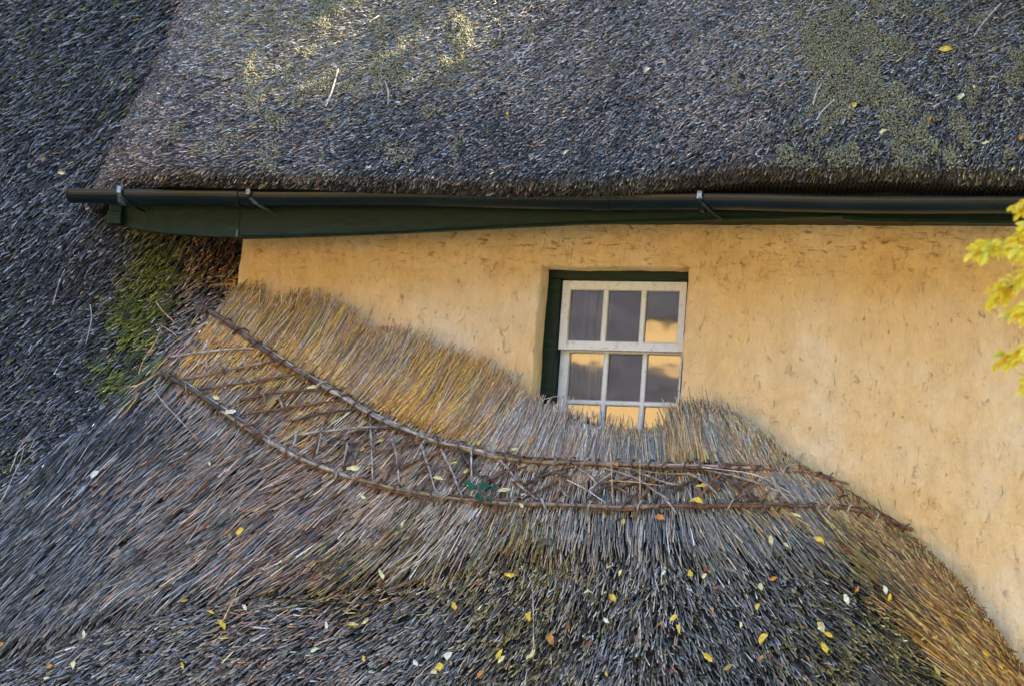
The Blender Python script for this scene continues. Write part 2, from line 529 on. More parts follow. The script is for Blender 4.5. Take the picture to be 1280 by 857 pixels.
COL_L = [(50, 60, W(dark=6, blue=5, green=.6)), (50, 250, W(dark=5, blue=5)), (100, 350, W(dark=8, blue=2.5)), (60, 450, W(dark=7, blue=2.5, green=.5)), (60, 560, W(dark=6, blue=3, grey=.5)),
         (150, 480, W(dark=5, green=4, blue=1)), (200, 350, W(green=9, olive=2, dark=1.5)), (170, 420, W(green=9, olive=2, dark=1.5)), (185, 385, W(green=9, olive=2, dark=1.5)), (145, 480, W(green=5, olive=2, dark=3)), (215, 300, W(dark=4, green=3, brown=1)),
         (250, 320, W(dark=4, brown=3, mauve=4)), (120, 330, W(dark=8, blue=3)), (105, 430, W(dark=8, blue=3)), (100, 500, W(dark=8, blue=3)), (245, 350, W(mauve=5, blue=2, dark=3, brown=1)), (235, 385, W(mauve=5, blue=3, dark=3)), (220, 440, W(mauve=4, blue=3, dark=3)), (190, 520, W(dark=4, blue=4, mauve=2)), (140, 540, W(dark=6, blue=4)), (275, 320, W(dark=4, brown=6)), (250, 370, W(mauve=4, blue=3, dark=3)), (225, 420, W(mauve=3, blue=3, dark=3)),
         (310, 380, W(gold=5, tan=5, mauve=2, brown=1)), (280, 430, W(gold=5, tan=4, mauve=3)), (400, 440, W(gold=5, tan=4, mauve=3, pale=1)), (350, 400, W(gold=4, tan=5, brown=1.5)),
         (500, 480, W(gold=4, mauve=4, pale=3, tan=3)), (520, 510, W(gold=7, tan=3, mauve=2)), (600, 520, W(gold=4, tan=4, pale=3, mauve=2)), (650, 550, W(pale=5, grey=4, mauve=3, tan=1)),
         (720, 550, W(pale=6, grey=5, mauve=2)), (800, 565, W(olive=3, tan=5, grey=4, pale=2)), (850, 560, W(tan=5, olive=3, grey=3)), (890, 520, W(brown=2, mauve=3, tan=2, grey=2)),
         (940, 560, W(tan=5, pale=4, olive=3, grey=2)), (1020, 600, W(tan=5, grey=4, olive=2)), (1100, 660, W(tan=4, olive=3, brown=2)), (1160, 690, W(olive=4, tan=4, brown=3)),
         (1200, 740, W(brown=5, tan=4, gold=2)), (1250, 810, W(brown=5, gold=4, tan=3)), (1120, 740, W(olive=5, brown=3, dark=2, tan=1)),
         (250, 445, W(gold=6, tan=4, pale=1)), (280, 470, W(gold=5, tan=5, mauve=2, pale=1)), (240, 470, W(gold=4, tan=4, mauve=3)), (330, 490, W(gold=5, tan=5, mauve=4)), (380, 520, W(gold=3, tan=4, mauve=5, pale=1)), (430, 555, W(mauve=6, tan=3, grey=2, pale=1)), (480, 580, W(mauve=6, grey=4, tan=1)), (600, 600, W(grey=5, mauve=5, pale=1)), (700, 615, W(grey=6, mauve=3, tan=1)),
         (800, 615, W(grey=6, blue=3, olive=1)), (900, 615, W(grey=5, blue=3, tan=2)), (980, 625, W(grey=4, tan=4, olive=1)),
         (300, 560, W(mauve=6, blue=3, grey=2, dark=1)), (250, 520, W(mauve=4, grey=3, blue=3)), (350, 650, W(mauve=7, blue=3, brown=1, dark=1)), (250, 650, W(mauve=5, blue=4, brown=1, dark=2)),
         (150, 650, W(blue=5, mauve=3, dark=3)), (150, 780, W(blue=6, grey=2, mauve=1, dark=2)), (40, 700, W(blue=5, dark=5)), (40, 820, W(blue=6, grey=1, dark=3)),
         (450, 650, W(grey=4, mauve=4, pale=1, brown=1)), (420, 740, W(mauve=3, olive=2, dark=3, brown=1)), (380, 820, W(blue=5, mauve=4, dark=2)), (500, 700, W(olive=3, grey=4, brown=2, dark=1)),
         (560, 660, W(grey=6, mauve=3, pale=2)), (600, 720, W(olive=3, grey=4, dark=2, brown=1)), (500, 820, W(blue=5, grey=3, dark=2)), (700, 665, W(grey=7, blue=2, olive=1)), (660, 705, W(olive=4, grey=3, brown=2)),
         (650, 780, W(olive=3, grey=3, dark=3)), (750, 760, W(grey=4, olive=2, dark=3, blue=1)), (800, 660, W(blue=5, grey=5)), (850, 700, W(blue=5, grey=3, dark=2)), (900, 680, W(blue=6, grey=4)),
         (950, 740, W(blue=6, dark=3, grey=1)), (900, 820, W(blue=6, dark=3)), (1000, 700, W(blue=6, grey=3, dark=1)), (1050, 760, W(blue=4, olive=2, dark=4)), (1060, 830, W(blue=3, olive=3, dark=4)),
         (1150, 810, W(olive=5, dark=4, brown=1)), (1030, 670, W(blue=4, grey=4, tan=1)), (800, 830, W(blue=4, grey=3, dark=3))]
LOWP = [p[:2] for p in ANG_L]


def low_field(u, v):
    a = idw(u, v, LOWP, np.array([p[2] for p in ANG_L]))
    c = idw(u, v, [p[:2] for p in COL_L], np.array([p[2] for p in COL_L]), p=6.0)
    return a, c


low = empty('thatched_roof', (0, -0.6, ZB), 'low thatched roof with straw ridge cap and woven hazel rods below the window', 'roof')
left = empty('thatched_roof', (X0 + 0.6, 0, ZB), 'dark shaded thatched slope left of the ochre wall, streaked with green moss', 'roof')
upr = empty('thatched_roof', (1, -0.3, 4.2), 'upper weathered grey thatched roof with moss clumps above the gutter', 'roof')

# where the main (left) slope stops and the low roof starts
def is_low(x, z):
    xl = np.interp(z, _capP[::-1, 2], _capP[::-1, 0])
    return (x > xl)


# base sheets
def base_sheet(name, f, x0, x1, z0, z1, st, keep, parent):
    nx = int((x1 - x0) / st) + 1; nz = int((z1 - z0) / st) + 1
    xs = np.linspace(x0, x1, nx); zs = np.linspace(z0, z1, nz)
    X, Z = np.meshgrid(xs, zs, indexing='ij')
    Y = f(X.ravel(), Z.ravel()).reshape(X.shape)
    Y = Y + 0.012 * (fbm(X * 14, Z * 14, 31) - 0.5)
    xc = (X[:-1, :-1] + X[1:, 1:]) / 2; zc = (Z[:-1, :-1] + Z[1:, 1:]) / 2
    F = gridfaces(nx, nz, keep(xc, zc))
    V = np.stack([X, Y, Z], -1).reshape(-1, 3)
    used = np.unique(F); mp = np.zeros(len(V), int); mp[used] = np.arange(len(used))
    return mesh(name, rel(parent, V[used]), mp[F], M_under, parent, smooth=True)


base_sheet('thatch_body', f_low, X0, X1, ZB, ZT, 0.035, lambda x, z: is_low(x, z) & (z < Tsm(x) - 0.05) & (z < 3.95), low)
base_sheet('thatch_body', f_low, X0, XC, ZB, ZT, 0.035, lambda x, z: ~(is_low(x, z) & (z < 3.95)), left)

# ---- reeds of the low roof + main slope
def scatter(n, x0=X0, x1=X1, z0=ZB, z1=ZT):
    return rng.uniform(x0, x1, n), rng.uniform(z0, z1, n)


def low_reeds(n, Lr, wr, o0, o1, angsd, where, namepar, bright=0.3, nsec=3, bend=0.05, shift=None, dens=None):
    x, z = scatter(n)
    k = ((z < Tsm(x) - 0.005) | (x < XC - 0.01))
    x, z = x[k], z[k]
    u, v = proj(np.c_[x, f_low(x, z), z])
    k = where(u, v, x, z)
    x, z, u, v = x[k], z[k], u[k], v[k]
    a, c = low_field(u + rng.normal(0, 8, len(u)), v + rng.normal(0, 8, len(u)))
    a = a + rng.normal(0, angsd, len(x)) + 10 * (fbm(x * 7, z * 7, 41) - 0.5)
    m = len(x)
    # stems lie in hanks: neighbours share stand-off and tone
    rot = np.radians(a); sx = u * np.cos(rot) - v * np.sin(rot); sy = u * np.sin(rot) + v * np.cos(rot)
    hank = vnoise(sy / 9.0, sx / 45.0, 5)
    Ln = rng.uniform(*Lr, m); wd = rng.uniform(*wr, m)
    off0 = rng.uniform(*o0, m) + 0.022 * (hank - 0.5); off1 = rng.uniform(*o1, m)
    # the upper end is drawn down so no stem pokes through the top line of the wall side
    top = Tsm(x) - z
    dx, dz = xz_dir(x, z, f_low, a)
    lim = np.where(x > XC - 0.05, np.maximum((top + 0.02) / np.maximum(dz, 0.2), 0.03), 9)
    Ln = np.minimum(Ln, lim)
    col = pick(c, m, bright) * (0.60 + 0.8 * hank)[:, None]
    lowm = is_low(x, z) & (z < 3.98)
    for nm, par, kk in (('reeds', low, lowm), ('reeds', left, ~lowm)):
        if kk.sum(): reeds(nm, x[kk], z[kk], a[kk], Ln[kk], wd[kk], off0[kk], off1[kk], col[kk], f_low, par, nsec=nsec, bend=bend)


def zone_lip(x, z): return z > np.interp(x, _lipP[:, 0], _lipP[:, 2])
def upperleft(x, z): return ~is_low(x, z)


# old short-stubbled thatch (left slope, and below the cap)
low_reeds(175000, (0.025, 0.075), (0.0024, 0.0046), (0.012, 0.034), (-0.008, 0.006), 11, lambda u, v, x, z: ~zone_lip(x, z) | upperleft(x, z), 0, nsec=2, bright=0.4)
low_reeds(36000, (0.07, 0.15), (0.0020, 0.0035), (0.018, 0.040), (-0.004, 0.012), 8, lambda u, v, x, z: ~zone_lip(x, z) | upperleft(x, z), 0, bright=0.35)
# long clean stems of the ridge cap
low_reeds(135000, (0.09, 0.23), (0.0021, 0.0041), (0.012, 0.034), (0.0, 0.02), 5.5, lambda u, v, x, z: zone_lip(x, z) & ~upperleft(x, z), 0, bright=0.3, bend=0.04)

# stems of the cap that end free against the wall (the fringe)
def fringe(n, back, free, sd, name='fringe_reeds'):
    x = rng.uniform(XC - 0.02, X1, n)
    depth = rng.uniform(*back, n)
    z = Tsm(x) - depth
    u, v = proj(np.c_[x, f_low(x, z), z])
    a, c = low_field(u, v)
    a = a + rng.normal(0, sd, n)
    dx, dz = xz_dir(x, z, f_low, a)
    run = depth / np.maximum(dz, 0.3)
    tooth = 0.6 * sst(0.25, 0.75, vnoise(x * 5.5, x * 0 + 1, 77)) + 0.4 * sst(0.2, 0.8, vnoise(x * 17.0, x * 0 + 1, 78))
    a = a + 14 * (vnoise(x * 6.5, x * 0 + 3, 79) - 0.5) * np.clip(1.6 - depth / 0.2, 0, 1)
    Ln = run * rng.uniform(0.75, 1.0, n) + free[0] + (free[1] - free[0]) * (0.45 * rng.uniform(0, 1, n) ** 2.5 + 0.55 * tooth) * np.where(u > 890, 0.5, np.where((u > 690) & (u < 850), 0.35, 1))
    xe = x + dx * Ln
    k = (xe > XC - 0.01) & (x < X1) & (Ln < 0.5)
    m = k.sum()
    col = pick(c, n, 0.3)
    reeds(name, x[k], z[k], a[k], Ln[k], rng.uniform(0.0020, 0.0040, m), rng.uniform(0.012, 0.035, m), rng.uniform(0.0, 0.06, m), col[k], f_low, low, bend=0.05)


fringe(30000, (0.02, 0.30), (-0.05, 0.16), 6.0)
fringe(14000, (0.0, 0.12), (-0.03, 0.13), 8)
fringe(600, (0.02, 0.15), (0.06, 0.17), 12)

# ---- upper roof
def upper_sheet():
    xs = np.arange(P(60, 100, 0)[0] - 0.8, X1, 0.04)
    prof = [(0.45, -0.035), (0.20, -0.04), (0.07, -0.03), (0.012, 0.0)]
    dz = np.concatenate([[0.03, 0.06], np.arange(0.1, 2.3, 0.045)])
    cols = []
    for x in xs:
        e = float(Ez(x)); vg = float(verge(np.array([x]), np.array([e]))[0]); c = [(x, YE + a + vg, e + b) for a, b in prof]
        c += [(x, float(f_up(np.array([x]), np.array([e + d]))[0]), e + d) for d in dz]
        cols.append(c)
    V = np.array(cols); nx, nz = V.shape[:2]
    V[..., 1] += 0.012 * (fbm(V[..., 0] * 14, V[..., 2] * 14, 5) - 0.5)
    xv = np.interp(V[..., 2], _Vp[::-1, 2], _Vp[::-1, 0])
    keep = (V[:-1, :-1, 0] > xv[:-1, :-1] - 0.8)
    V2 = V.reshape(-1, 3); F = gridfaces(nx, nz, keep)
    mesh('thatch_body', rel(upr, V2), F[:, ::-1].copy(), M_under, upr, smooth=True)


upper_sheet()
ANG_U = [(220, 30, 42), (180, 120, 38), (130, 200, 36), (300, 80, 38), (300, 180, 42), (400, 60, 42), (420, 190, 50), (520, 90, 50), (650, 60, 55), (700, 140, 55), (650, 200, 56), (850, 80, 52),
         (900, 190, 58), (1000, 60, 50), (1100, 120, 50), (1250, 60, 48), (1250, 190, 55), (800, 215, 66), (1000, 212, 70), (1200, 215, 70), (500, 222, 62)]
COL_U = [(185, 50, W(dark=7, blue=3)), (160, 110, W(dark=7, blue=3)), (135, 170, W(dark=8, blue=2, mauve=1)), (205, 10, W(dark=6, blue=3)), (220, 40, W(blue=4, mauve=1.5, dark=4)), (170, 140, W(blue=3, mauve=2, dark=4)), (130, 205, W(mauve=2, dark=6, brown=1)), (300, 60, W(blue=4, olive=2, grey=3, dark=1)),  # dark weights near the left valley paint its shade into the reeds
         (280, 200, W(mauve=2.5, blue=4, dark=4, olive=.6)), (400, 80, W(grey=3, olive=3, blue=4)), (400, 190, W(blue=4, dark=4, mauve=2)), (550, 60, W(blue=5, grey=2, olive=2)),
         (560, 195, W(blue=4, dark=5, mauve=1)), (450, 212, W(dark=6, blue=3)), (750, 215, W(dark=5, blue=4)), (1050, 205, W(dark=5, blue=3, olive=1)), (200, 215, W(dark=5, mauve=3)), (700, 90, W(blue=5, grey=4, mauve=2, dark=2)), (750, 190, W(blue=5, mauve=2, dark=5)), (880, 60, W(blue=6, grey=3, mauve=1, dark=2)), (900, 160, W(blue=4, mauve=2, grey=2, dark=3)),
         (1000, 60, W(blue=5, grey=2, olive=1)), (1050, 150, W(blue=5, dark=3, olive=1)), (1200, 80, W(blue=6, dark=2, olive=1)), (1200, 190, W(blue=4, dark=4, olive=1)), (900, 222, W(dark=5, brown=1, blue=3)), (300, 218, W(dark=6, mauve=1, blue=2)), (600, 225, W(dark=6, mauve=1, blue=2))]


def up_reeds(n, Lr, wr, o0, o1, sd, bright, nsec=2, near=None):
    x = rng.uniform(P(60, 100, 0)[0] - 0.7, X1, n)
    d = rng.uniform(-0.0, 1.55, n) if near is None else rng.uniform(*near, n)
    z = Ez(x) + d
    xv = np.interp(z, _Vp[::-1, 2], _Vp[::-1, 0])
    k = x > xv - 0.7
    x, z = x[k], z[k]; m = len(x)
    u, v = proj(np.c_[x, f_up(x, z), z])
    a = idw(u, v, [p[:2] for p in ANG_U], np.array([p[2] for p in ANG_U])) + rng.normal(0, sd, m) + 8 * (fbm(x * 6, z * 6, 43) - 0.5)
    c = idw(u, v, [p[:2] for p in COL_U], np.array([p[2] for p in COL_U]), p=4)
    rot = np.radians(a); sx = u * np.cos(rot) - v * np.sin(rot); sy = u * np.sin(rot) + v * np.cos(rot)
    hank = vnoise(sy / 10.0, sx / 40.0, 6)
    off0 = rng.uniform(*o0, m) + 0.022 * (hank - 0.5)
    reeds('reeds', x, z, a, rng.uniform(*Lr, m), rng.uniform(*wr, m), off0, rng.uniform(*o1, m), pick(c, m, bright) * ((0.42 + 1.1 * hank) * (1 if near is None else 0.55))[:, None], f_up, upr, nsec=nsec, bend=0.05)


up_reeds(165000, (0.022, 0.065), (0.0023, 0.0044), (0.010, 0.032), (-0.008, 0.004), 9, 0.45)
up_reeds(38000, (0.05, 0.12), (0.0019, 0.0032), (0.016, 0.036), (-0.004, 0.012), 9, 0.35, 3)
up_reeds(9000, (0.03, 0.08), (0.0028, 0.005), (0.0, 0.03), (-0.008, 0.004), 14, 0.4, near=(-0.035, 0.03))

# moss cushions
import bmesh as _bm
_b = _bm.new(); _bm.ops.create_icosphere(_b, subdivisions=1, radius=1.0)
ICO_V = np.array([v.co[:] for v in _b.verts]); ICO_F = np.array([[v.index for v in f.verts] for f in _b.faces]); _b.free()


def blobs(name, x, z, f, rad, col, parent, rise=0.0):
    n = len(x)
    nn = normal(x, z, f)
    p = np.c_[x, f(x, z), z] + nn * (0.012 + rise * 0.7 + rng.uniform(0, 0.020, n))[:, None]
    th = rng.uniform(0, 6.28, n)
    V = ICO_V[None] * (1 + rng.uniform(-0.3, 0.3, (n, 12, 1)))
    s = rad[:, None] * rng.uniform(0.6, 1.3, (n, 3))
    V = V * s[:, None, :]
    c, s_ = np.cos(th)[:, None], np.sin(th)[:, None]
    Vx = V[..., 0] * c - V[..., 2] * s_; Vz = V[..., 0] * s_ + V[..., 2] * c
    V = np.stack([Vx, V[..., 1], Vz], -1) + p[:, None, :]
    F = (ICO_F[None] + (np.arange(n) * 12)[:, None, None]).reshape(-1, 3)
    return mesh(name, rel(parent, V.reshape(-1, 3)), F, M_moss, parent, tint=np.repeat(col, 12, axis=0), kind='stuff', smooth=False)


def moss_up():
    n = 330000
    x = rng.uniform(P(100, 100, 0)[0], X1, n); z = Ez(x) + rng.uniform(0.03, 1.42, n)
    u, v = proj(np.c_[x, f_up(x, z), z])
    pts = [(350, 50, .55), (300, 110, .6), (430, 90, .7), (260, 60, .3), (430, 20, .6), (400, 40, .5), (300, 200, .5), (240, 230, .2), (400, 150, .5), (550, 60, .55), (620, 20, .5), (520, 150, .35), (160, 60, 0), (150, 180, .1),
           (650, 120, .1), (750, 60, .08), (750, 180, .05), (900, 60, .15), (900, 170, .12), (980, 120, .6), (1080, 40, .9), (1060, 110, .95), (1030, 150, .85), (1010, 180, .6), (1150, 80, .55), (1170, 30, .6), (1150, 170, .7),
           (1250, 130, .65), (1240, 30, .6), (1130, 200, .65), (1230, 200, .6), (800, 215, .1), (500, 220, .25)]
    mk = idw(u, v, [p[:2] for p in pts], np.array([p[2] for p in pts]), p=4)
    cl = fbm(x * 9 + z * 5, z * 6 - x * 3, 61, 3)
    thr = 0.20 + 0.38 * mk + 0.10 * (rng.uniform(0, 1, n) - 0.5)
    k = cl < thr
    k &= rng.uniform(0, 1, n) < 0.15 + 0.75 * mk
    ris = np.clip((thr - cl) * 0.16, 0, 0.02)[k]
    x, z = x[k], z[k]; m = len(x)
    col = np.array([0.33, 0.315, 0.195]) * np.exp(rng.normal(0, 0.10, m) + 0.5 * (fbm(x * 13, z * 13, 71) - 0.5))[:, None] * (1 + rng.normal(0, 0.03, (m, 3)))
    blobs('moss', x, z, lambda a, b: f_up(a, b) - 0, rng.uniform(0.0026, 0.0060, m), np.clip(col, 0, 1), upr, ris)


def moss_low(par, pts, n, base, thr, rr, x0, x1, z0, z1):
    x, z = scatter(n, x0, x1, z0, z1)
    k = (z < Tsm(x) - 0.03) | (x < XC - 0.02); x, z = x[k], z[k]
    k = is_low(x, z) == (par is low); x, z = x[k], z[k]
    u, v = proj(np.c_[x, f_low(x, z), z])
    mk = idw(u, v, [p[:2] for p in pts], np.array([p[2] for p in pts]), p=4)
    k = (fbm(x * 10, z * 10, 63, 3) < thr * mk + 0.15) & (rng.uniform(0, 1, len(x)) < mk)
    x, z = x[k], z[k]; m = len(x)
    col = np.array(base) * np.exp(rng.normal(0, 0.3, m))[:, None]
    blobs('moss', x, z, f_low, rng.uniform(*rr, m), np.clip(col, 0, 1), par)


moss_up()
moss_low(low, [(660, 705, .8), (600, 720, .5), (700, 720, .6), (500, 700, .3), (420, 745, .5), (750, 780, .5), (650, 780, .6), (850, 740, .5), (1000, 740, .5), (1100, 730, .8), (1130, 790, .9), (1050, 830, .8), (950, 830, .5),
               (800, 640, 0), (500, 620, 0), (300, 600, 0), (400, 500, 0), (900, 660, .1), (200, 700, .1), (400, 820, .35), (1200, 700, .1), (560, 830, .3), (800, 560, 0), (1000, 600, 0)],
         45000, (0.13, 0.125, 0.05), 0.62, (0.003, 0.008), X0, X1, ZB, 3.3)
moss_low(left, [(190, 380, .9), (165, 430, .9), (205, 320, .7), (150, 470, .7), (240, 350, 0), (235, 390, 0), (215, 450, 0), (190, 520, 0), (120, 350, 0), (110, 440, 0), (110, 520, 0), (250, 300, 0), (10, 610, .9), (100, 300, .1), (60, 450, .25), (60, 150, .3), (250, 330, .1), (250, 420, .1), (60, 700, .1), (120, 560, .2)],
         26000, (0.13, 0.17, 0.03), 0.65, (0.003, 0.007), X0, XC, ZB, ZT)

# wire netting under the upper eave
def netting():
    V, F = [], []
    prof = np.array([(0.30, -0.055), (0.16, -0.055), (0.07, -0.045), (0.005, -0.012), (-0.03, 0.03)])
    st = 0.022; x = P(560, 235, YE)[0]; k = 0
    while x < X1 - 0.3:
        for sgn in (1, -1):
            pts = []
            for j, (a, b) in enumerate(prof):
                xx = x + sgn * j * 0.028
                pts.append((xx, YE + a, float(Ez(xx)) + b))
            v, f = tube(pts, 0.0011, 3, rough=0, caps=False)
            F += [tuple(i + len(V) for i in q) for q in f]; V += list(v)
        x += st
    mesh('wire_netting', rel(upr, V), F, M_net, upr, kind='stuff')


netting()

# ------------------------------------------------------------------ ochre wall
ox0, oz1 = P(676, 334, 0)[0], P(768, 333.5, 0)[2]
ox1 = P(859.5, 345, 0)[0]
oz0 = oz1 - 0.98
YF = 0.12


def wall():
    xs = np.unique(np.concatenate([np.arange(XC, ox0 - 0.01, 0.013), np.linspace(ox0, ox1, 56), np.arange(ox1 + 0.013, X1 + 0.3, 0.014)]))
    zs = np.unique(np.concatenate([np.arange(0, 2.0, 0.1), np.arange(2.0, oz0 - 0.008, 0.014), np.linspace(oz0, oz1, 70), np.arange(oz1 + 0.014, 4.3, 0.013), [4.5, 4.75]]))
    X, Z = np.meshgrid(xs, zs, indexing='ij')
    dX = np.minimum(np.abs(X - ox0), np.abs(X - ox1)); inz = (Z > oz0 - 0.02) & (Z < oz1 + 0.02); inx = (X > ox0 - 0.02) & (X < ox1 + 0.02)
    Y = 0.022 * (fbm(X * 3, Z * 3, 11) - 0.5) + 0.026 * (fbm(X * 8 + Z * 2, Z * 6, 12, 3) - 0.5) + 0.009 * (vnoise(X * 34, Z * 22, 18) - 0.5)
    # rounded left corner and softly rounded window arrises
    Y += 0.05 * np.clip(1 - (X - XC) / 0.05, 0, 1) ** 2
    Y += 0.004 * (np.clip(1 - dX / 0.008, 0, 1) ** 2) * inz + 0.004 * (np.clip(1 - np.abs(Z - oz1) / 0.008, 0, 1) ** 2) * inx
    # wavering edges
    Xd = X + 0.006 * (fbm(Z * 6, Z * 0 + 3, 14) - 0.5) * 2 * (dX < 0.04)
    Zd = Z + 0.008 * (fbm(X * 6, X * 0 + 5, 15) - 0.5) * 2 * (np.abs(Z - oz1) < 0.04) * inx
    xc = (X[:-1, :-1] + X[1:, 1:]) / 2; zc = (Z[:-1, :-1] + Z[1:, 1:]) / 2
    keep = ~((xc > ox0) & (xc < ox1) & (zc > oz0) & (zc < oz1))
    V = np.stack([Xd, Y, Zd], -1).reshape(-1, 3)
    nx, nz = X.shape
    F = [tuple(q) for q in gridfaces(nx, nz, keep)]
    V = [tuple(v) for v in V]
    # return at the left corner
    b0 = len(V)
    for j in range(nz): V.append((XC + 0.012 * (vnoise(np.array([zs[j] * 5]), np.array([0.5]), 8)[0] - 0.5), 0.6, zs[j]))
    for j in range(nz - 1): F.append((j, j + 1, b0 + j + 1, b0 + j))
    # reveals
    i0 = int(np.argmin(abs(xs - ox0))); i1 = int(np.argmin(abs(xs - ox1))); j0 = int(np.argmin(abs(zs - oz0))); j1 = int(np.argmin(abs(zs - oz1)))
    def strip(idx, flip):
        b = len(V)
        for q in idx:
            x, y, z = V[q]; V.append((x, 0.30, z))
        for k in range(len(idx) - 1):
            f = (idx[k], idx[k + 1], b + k + 1, b + k); F.append(f[::-1] if flip else f)
    strip([i0 * nz + j for j in range(j0, j1 + 1)], True); strip([i1 * nz + j for j in range(j0, j1 + 1)], False)
    strip([i * nz + j1 for i in range(i0, i1 + 1)], True); strip([i * nz + j0 for i in range(i0, i1 + 1)], False)
    return mesh('cottage_wall', V, F, M_wall, None, smooth=True, label='rough ochre yellow limewashed wall with the small white sash window', category='wall')


wl = wall()

# room behind the window
rv = []; rf = []
for a in [(-2.2, 2.2, 2.9, 2.96, 2.0, 4.5), (-2.26, -2.2, 0.31, 2.9, 2.0, 4.5), (2.2, 2.26, 0.31, 2.9, 2.0, 4.5), (-2.2, 2.2, 0.31, 2.9, 4.5, 4.56), (-2.2, 2.2, 0.31, 2.9, 1.94, 2.0)]:
    v, f = boxv(*a); rf += [tuple(i + len(rv) for i in q) for q in f]; rv += v
mesh('room_interior', rv, rf, M_room, kind='structure')

# ------------------------------------------------------------------ sash window
win = empty('sash_window', (0, YF, oz0), 'small white nine-pane sash window in a dark green frame above the low thatch', 'window')
frm = P(692, 430, YF)[0]
fx0, fx1 = ox0 - 0.01, ox1 + 0.01
sy = 0.145
su0, su1 = P(700.3, 395, sy)[0], P(856.5, 397, sy)[0]
sz1, sz0 = P(778.6, 351.5, sy)[2], P(776, 438, sy)[2]
fr_top = oz1 + 0.02
box('frame_jamb', fx0, su0 - 0.004, YF, YF + 0.12, oz0, sz1 + 0.003, M_green, win)
box('frame_jamb', su1 + 0.004, fx1 + 0.03, YF, YF + 0.12, oz0, sz1 + 0.003, M_green, win)
box('frame_head', fx0, fx1 + 0.03, YF - 0.002, YF + 0.12, sz1 + 0.004, fr_top, M_green, win)
box('sill', fx0, fx1 + 0.02, -0.02, YF + 0.13, oz0 - 0.05, oz0 + 0.002, M_green, win)


def sash(name, x0, x1, z0, z1, yf, colf, rowf, th, tilts):
    s = box(name, x0, x0 + colf[0] * (x1 - x0), yf, yf + th, z0, z1, M_white, win, bev=0.003)
    W_, H = x1 - x0, z1 - z0
    root = np.array(win.location)
    def b(nm, a0, a1, c0, c1, y0, y1, m_=M_white, bev=0.002): 
        v, f = boxv(a0, a1, y0, y1, c0, c1)
        o = mesh(nm, np.array(v) - root, f, m_, s)
        if bev:
            q = _bm.new(); q.from_mesh(o.data); _bm.ops.bevel(q, geom=q.edges[:], offset=bev, segments=1, affect='EDGES'); q.to_mesh(o.data); q.free()
        return o
    X = [x0 + c * W_ for c in colf]; Zr = [z0 + r * H for r in rowf]
    b('stile', X[-1], x1, z0, z1, yf, yf + th)
    b('rail', X[0] - 0.001, X[-1] + 0.001, z0, Zr[0], yf + 0.002, yf + th - 0.002)
    b('rail', X[0] - 0.001, X[-1] + 0.001, Zr[-1], z1, yf + 0.002, yf + th - 0.002)
    for k in range(1, len(X) - 1, 2): b('glazing_bar', X[k], X[k + 1], Zr[0] - 0.001, Zr[-1] + 0.001, yf + 0.006, yf + th - 0.006)
    for k in range(1, len(Zr) - 1, 2):
        for c in range(0, len(X), 2): b('glazing_bar', X[c] - 0.001, X[c + 1] + 0.001, Zr[k], Zr[k + 1], yf + 0.008, yf + th - 0.008)
    q = 0
    for r in range(0, len(Zr), 2):
        for c in range(0, len(X), 2):
            a0, a1, c0, c1 = X[c], X[c + 1], Zr[r], Zr[r + 1]
            tx, tz = tilts[q]; q += 1
            cy = yf + th * 0.5
            xm, zm = (a0 + a1) / 2, (c0 + c1) / 2
            n = 5; V = []
            for i in range(n):
                for j in range(n):
                    x = a0 + (a1 - a0) * i / (n - 1); z = c0 + (c1 - c0) * j / (n - 1)
                    V.append((x, cy + (x - xm) * math.tan(R(tx)) + (z - zm) * math.tan(R(tz)), z))
            mesh('pane', np.array(V) - root, gridfaces(n, n), M_glass, s, smooth=True)
            # putty fillet round the pane
            pv, pf_ = [], []
            for (p0, p1, p2, p3) in ((a0, a1, c0, c0 + 0.004), (a0, a1, c1 - 0.004, c1), (a0, a0 + 0.004, c0 + 0.004, c1 - 0.004), (a1 - 0.004, a1, c0 + 0.004, c1 - 0.004)):
                v, f = boxv(p0, p1, cy - 0.008, cy - 0.001, p2, p3); pf_ += [tuple(i + len(pv) for i in g_) for g_ in f]; pv += v
            mesh('putty', np.array(pv) - root, pf_, M_putty, s)
    return s


cf = [0.066, 0.338, 0.372, 0.642, 0.676, 0.944]
# pane tilts (degrees): old glass sits a little crooked in its putty, so each pane mirrors something else
sash('upper_sash', su0, su1, sz0, sz1, sy, cf, [0.125, 0.872], 0.036, [(0, 1.1), (0, 1.0), (0, 0.0)])
ly = 0.186
lu0 = P(697.5, 480, ly)[0]; lu1 = lu0 + (su1 - su0) + 0.012
lz1 = P(775, 432, ly)[2]
lz0 = lz1 - 0.62
def fz(v): return (P(775, v, ly)[2] - lz0) / (lz1 - lz0)
def fu(u): return (P(u, 470, ly)[0] - lu0) / (lu1 - lu0)
rows = [fz(562), fz(505.5), fz(501), fz(441)]
cl = [fu(709.5), fu(753), fu(758), fu(801.5), fu(806.5), fu(849)]
sash('lower_sash', lu0, lu1, lz0, lz1, ly, cl, rows, 0.036, [(0, 1.2), (0, 1.25), (0, 1.2), (0, 0.05), (0, 1.9), (0, 0.0)])

# curtain
cu = []
cx0, cx1 = lu0 + 0.0, P(756, 470, 0.3)[0]
nx = 60
for i in range(nx):
    x = cx0 + (cx1 - cx0) * i / (nx - 1)
    for z in (lz0 - 0.1, lz0 + 0.35, lz0 + 0.7, oz1 + 0.1):
        cu.append((x + 0.01 * math.sin(z * 9 + i * .3), 0.34 + 0.016 * math.sin(i * 0.85 + 0.4 * math.sin(z * 3)) + 0.01 * math.sin(i * 0.33), z))
mesh('curtain', cu, gridfaces(nx, 4), M_cur, smooth=True, label='grey curtain hanging behind the left panes of the sash window', category='curtain')

